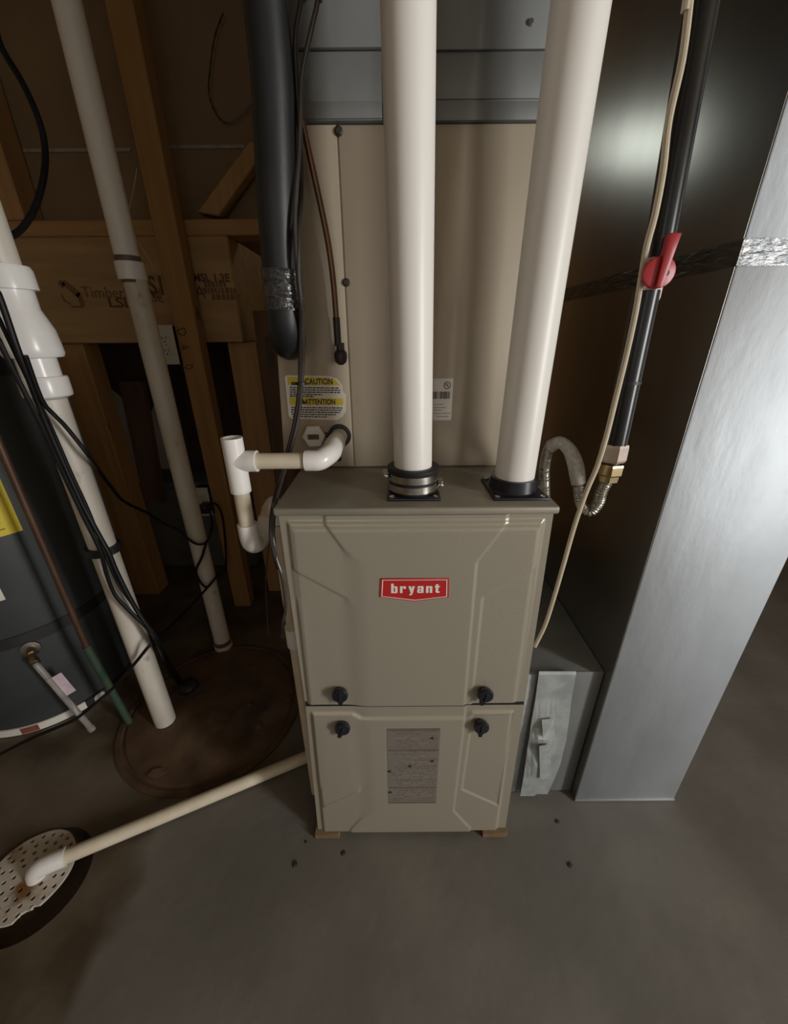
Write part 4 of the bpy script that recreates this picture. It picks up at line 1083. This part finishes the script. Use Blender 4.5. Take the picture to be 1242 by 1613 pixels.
# bent patch sheet leaning over the joint
def pt_(px, py, y): return at(px, py, y=y)
rows = [(1058, 850, 908, .660), (1063, 849, 908, .655), (1100, 844, 901, .655), (1135, 838, 897, .654), (1147, 836, 895, .6535), (1165, 834, 893, .652), (1180, 831, 889, .651), (1205, 828, 883, .650), (1225, 825, 875, .649), (1254, 820, 863, .648)]
nx = 8
g = G()
vs, fs = [], []
random.seed(21)
for r_, (py, a, b, y) in enumerate(rows):
    for i in range(nx + 1):
        u = i / nx
        bulge = 0.0
        if 3 <= r_ <= 8: bulge = -0.012 * math.exp(-((u - 0.30) / 0.22) ** 2) * math.sin((r_ - 2) / 7 * PI) * (1 if r_ % 2 else 0.2)
        q = at(a + (b - a) * u, py - (3 if (r_ == len(rows) - 1 and u > 0.5) else 0), y=y + bulge)
        vs.append(q)
for r_ in range(len(rows) - 1):
    for i in range(nx):
        k = r_ * (nx + 1) + i
        fs.append((k, k + 1, k + nx + 2, k + nx + 1))
n0 = len(vs)
vs += [q + Vector((0, 0.0012, 0)) for q in vs]
fs += [tuple(n0 + i for i in reversed(f)) for f in fs]
g.add(vs, fs)
ps = mk('patch_sheet', g, MT['galv_light'], fb)
a, b, c, d = pt_(854, 1134, .645), pt_(873, 1132, .645), pt_(874, 1165, .640), pt_(856, 1163, .632)
mk('torn_tab', G().prism([a, b, c, d], (0, 0.0015, 0)), MT['galv_light'], ps)
a, b, c, d = pt_(850, 1176, .634), pt_(867, 1173, .640), pt_(869, 1226, .646), pt_(851, 1228, .642)
mk('torn_tab', G().prism([a, b, c, d], (0, 0.0015, 0)), MT['galv_light'], ps)

# ------------------------------------------------------------------ outlets
def outlet(name, label, x0, x1, z0, z1, y, mid=None):
    o = thing(name, label, 'outlet', ((x0 + x1) / 2, y, z0), 'outlets on the lettered stud')
    mk('box', G().box(x0 + 0.004, x1 - 0.004, y + 0.001, y + 0.05, z0 + 0.004, z1 - 0.004), MT['blackplastic'], o)
    mk('cover_plate', G().box(x0, x1, y - 0.004, y + 0.001, z0, z1), MT['outlet'], o, bevel=0.002)
    zc = (z0 + z1) / 2
    xc = mid if mid is not None else (x0 + x1) / 2
    for s in (-1, 1):
        c = Vector((xc, y - 0.004, zc + s * 0.020))
        rec = mk('receptacle', G().lathe([(0.0165, 0), (0.0165, 0.002), (0.0155, 0.0028)], c, (0, -1, 0), n=20), MT['outlet'], o, smooth=True)
        g = G()
        for dx in (-0.0065, 0.0065): g.box(c.x + dx - 0.0012, c.x + dx + 0.0012, c.y - 0.0034, c.y - 0.002, c.z - 0.001, c.z + 0.008)
        g.lathe([(0.0030, 0), (0.0030, 0.0012)], (c.x, c.y - 0.0022, c.z - 0.0085), (0, -1, 0), n=8)
        mk('slots', g, MT['ink'], rec)
    mk('screw', G().lathe([(0.003, 0), (0.002, 0.0012)], (xc, y - 0.004, zc), (0, -1, 0), n=8), MT['steel'], o)
    return o
A = at(235, 512, y=1.488); B = at(286, 574, y=1.488)
outlet('wall_outlet', 'pale double outlet plate on the stud just below the strand lumber beam', A.x, -0.7605, B.z, A.z, 1.488, mid=at(263, 545, y=1.488).x)
A = at(305, 768, y=1.488); B = at(340, 812, y=1.488)
o2 = outlet('wall_outlet', 'low pale outlet with black plug in it behind the vent pipe', A.x, -0.7605, B.z, A.z, 1.488)
pa = at(328, 797, y=1.475)
tag(mk('black_plug', G().box(pa.x - 0.022, pa.x + 0.018, 1.430, 1.482, pa.z - 0.018, pa.z + 0.018), MT['blackplastic'], bevel=0.006), 'black power plug pushed into the low outlet', 'plug')

# ------------------------------------------------------------------ cables on the left
def pw(lst): return [at(px, py, y=y) for px, py, y in lst]
wire('black_cable', 'thick black cable drooping in a loop across the brown sheathing', 'cable', pw([(-30, -60, 1.2), (-12, 20, 1.2), (0, 70, 1.2), (34, 128, 1.2), (58, 180, 1.2), (70, 225, 1.2), (70, 270, 1.18), (58, 320, 1.14), (36, 358, 1.08), (8, 376, 1.0), (-60, 400, 0.96)]) + [Vector((-1.22, 0.98, 1.22)), Vector((-1.25, 1.02, WT))], 0.0068, MT['cable'])
GL = [(246, 1008, .852), (258, 1036, .93), (272, 1062, 1.0), (288, 1080, 1.05)]
wire('pump_cord', 'thickest black cord, lying highest along the sump discharge pipe', 'cord', [Vector((-0.725, 0.80, RZ - 0.01)), Vector((-0.72, 0.80, 1.75))] + pw([(-30, 400, .80), (0, 470, .80), (30, 556, .80), (66, 650, .825), (98, 725, .835), (130, 795, .84), (160, 850, .842), (172, 872, .842), (186, 905, .842), (212, 955, .842)] + GL), 0.0056, MT['cable'], 'cords tied to the sump discharge pipe')
wire('pump_cord', 'black cord running lowest along the tank side of the sump discharge pipe', 'cord', [Vector((-0.735, 0.78, RZ - 0.01)), Vector((-0.73, 0.78, 1.75))] + pw([(-30, 470, .78), (0, 540, .78), (32, 605, .79), (64, 668, .80), (96, 738, .82), (128, 806, .83), (158, 868, .832), (168, 905, .835), (182, 938, .838), (206, 964, .84), (232, 990, .842), (250, 1018, .852), (262, 1045, .94), (286, 1084, 1.05)]), 0.0048, MT['cable'], 'cords tied to the sump discharge pipe')
wire('pump_cord', 'thinnest black cord, strapped on the pipe between the two thick cords', 'cord', [Vector((-0.745, 0.81, RZ - 0.01)), Vector((-0.74, 0.81, 1.75))] + pw([(-30, 440, .81), (0, 505, .81), (40, 590, .82), (80, 672, .835), (112, 745, .84), (140, 806, .842), (166, 872, .84), (184, 915, .842), (204, 945, .842), (230, 980, .844), (252, 1012, .856), (264, 1038, .94), (290, 1078, 1.05)]), 0.0038, MT['cable'], 'cords tied to the sump discharge pipe')
wire('plug_cord', 'black cord swinging from the pipe cords over to the vent pipe', 'cord', pw([(40, 560, .80), (66, 630, .82), (84, 652, .835), (100, 668, .838), (120, 692, .842), (140, 718, .852), (158, 744, .92), (176, 768, 1.0), (196, 790, 1.08), (232, 808, 1.14), (262, 826, 1.17), (284, 836, 1.18), (296, 848, 1.185), (310, 857, 1.19), (324, 855, 1.195), (332, 840, 1.215), (334, 820, 1.30), (330, 803, 1.428)]), 0.0044, MT['cable'])
wire('power_cord', 'black cord sagging from the vent pipe past the sump pipe and off along the floor', 'cord', pw([(326, 852, 1.192), (318, 878, 1.19), (309, 902, 1.185), (325, 925, 1.19), (343, 905, 1.205), (330, 922, 1.19), (300, 955, 1.10), (270, 985, .98), (240, 1012, .855), (215, 1042, .845), (182, 1080, .83), (150, 1108, .80), (120, 1132, .78), (90, 1146, .765), (50, 1163, .745), (0, 1188, .725), (-50, 1215, .70)]), 0.0045, MT['cable'])
wire('plug_cord', 'black cord dropping from the low plug down the lettered stud', 'cord', pw([(332, 793, 1.43), (342, 795, 1.42), (350, 812, 1.44), (354, 840, 1.48), (356, 870, 1.485), (356, 900, 1.485)]), 0.0040, MT['cable'])
wire('beaded_chain', 'thin dark beaded chain hanging in a loop on the sheathing by the black insulated line', 'chain', pw([(352, 20, 1.64), (338, 60, 1.64), (331, 110, 1.64), (329, 145, 1.64), (336, 170, 1.64), (347, 188, 1.64), (360, 194, 1.64), (376, 185, 1.64), (390, 170, 1.64), (400, 160, 1.64)]), lambda L, T: 0.0016 + 0.0014 * max(0, math.sin(L * 2 * PI / 0.016)), MT['wire_dark'], n=6)
wire('thin_wire', 'hair thin pale wire curling beside the lettered stud above the beam', 'wire', pw([(216, 265, 1.49), (210, 300, 1.49), (203, 335, 1.49), (206, 362, 1.49), (230, 400, 1.49), (244, 425, 1.49)]), 0.0012, MT['cream'], n=6)

# ------------------------------------------------------------------ crumbs on the floor
random.seed(9)
for px, py, s, lb in ((465, 1361, .0085, 'black crumb on the floor in front of the furnace, nearest the drain pipe'), (541, 1344, .0070, 'grey smudge of debris on the floor just in front of the left shim'), (898, 1362, .0075, 'dark crumb on the bare floor in front of the filter boot'), (482, 1326, .0045, 'tiny dark speck on the floor beside the furnace shim'), (878, 1294, .0065, 'small dark crumb on the floor close to the return duct foot')):
    p = at(px, py, z=0.0)
    g = G().lathe([(s * 0.8, 0.0), (s * 0.8, s * 0.1), (s * 0.5, s * 0.22), (s * 0.15, s * 0.28)], p, n=7)
    for v_ in g.v: v_ += Vector((random.uniform(-.25, .25) * s, random.uniform(-.25, .25) * s, 0))
    tag(mk('floor_crumb', g, MT['debris']), lb, 'debris', 'crumbs on the floor')

for ob in bpy.data.objects:
    if 'org' in ob.keys(): del ob['org']
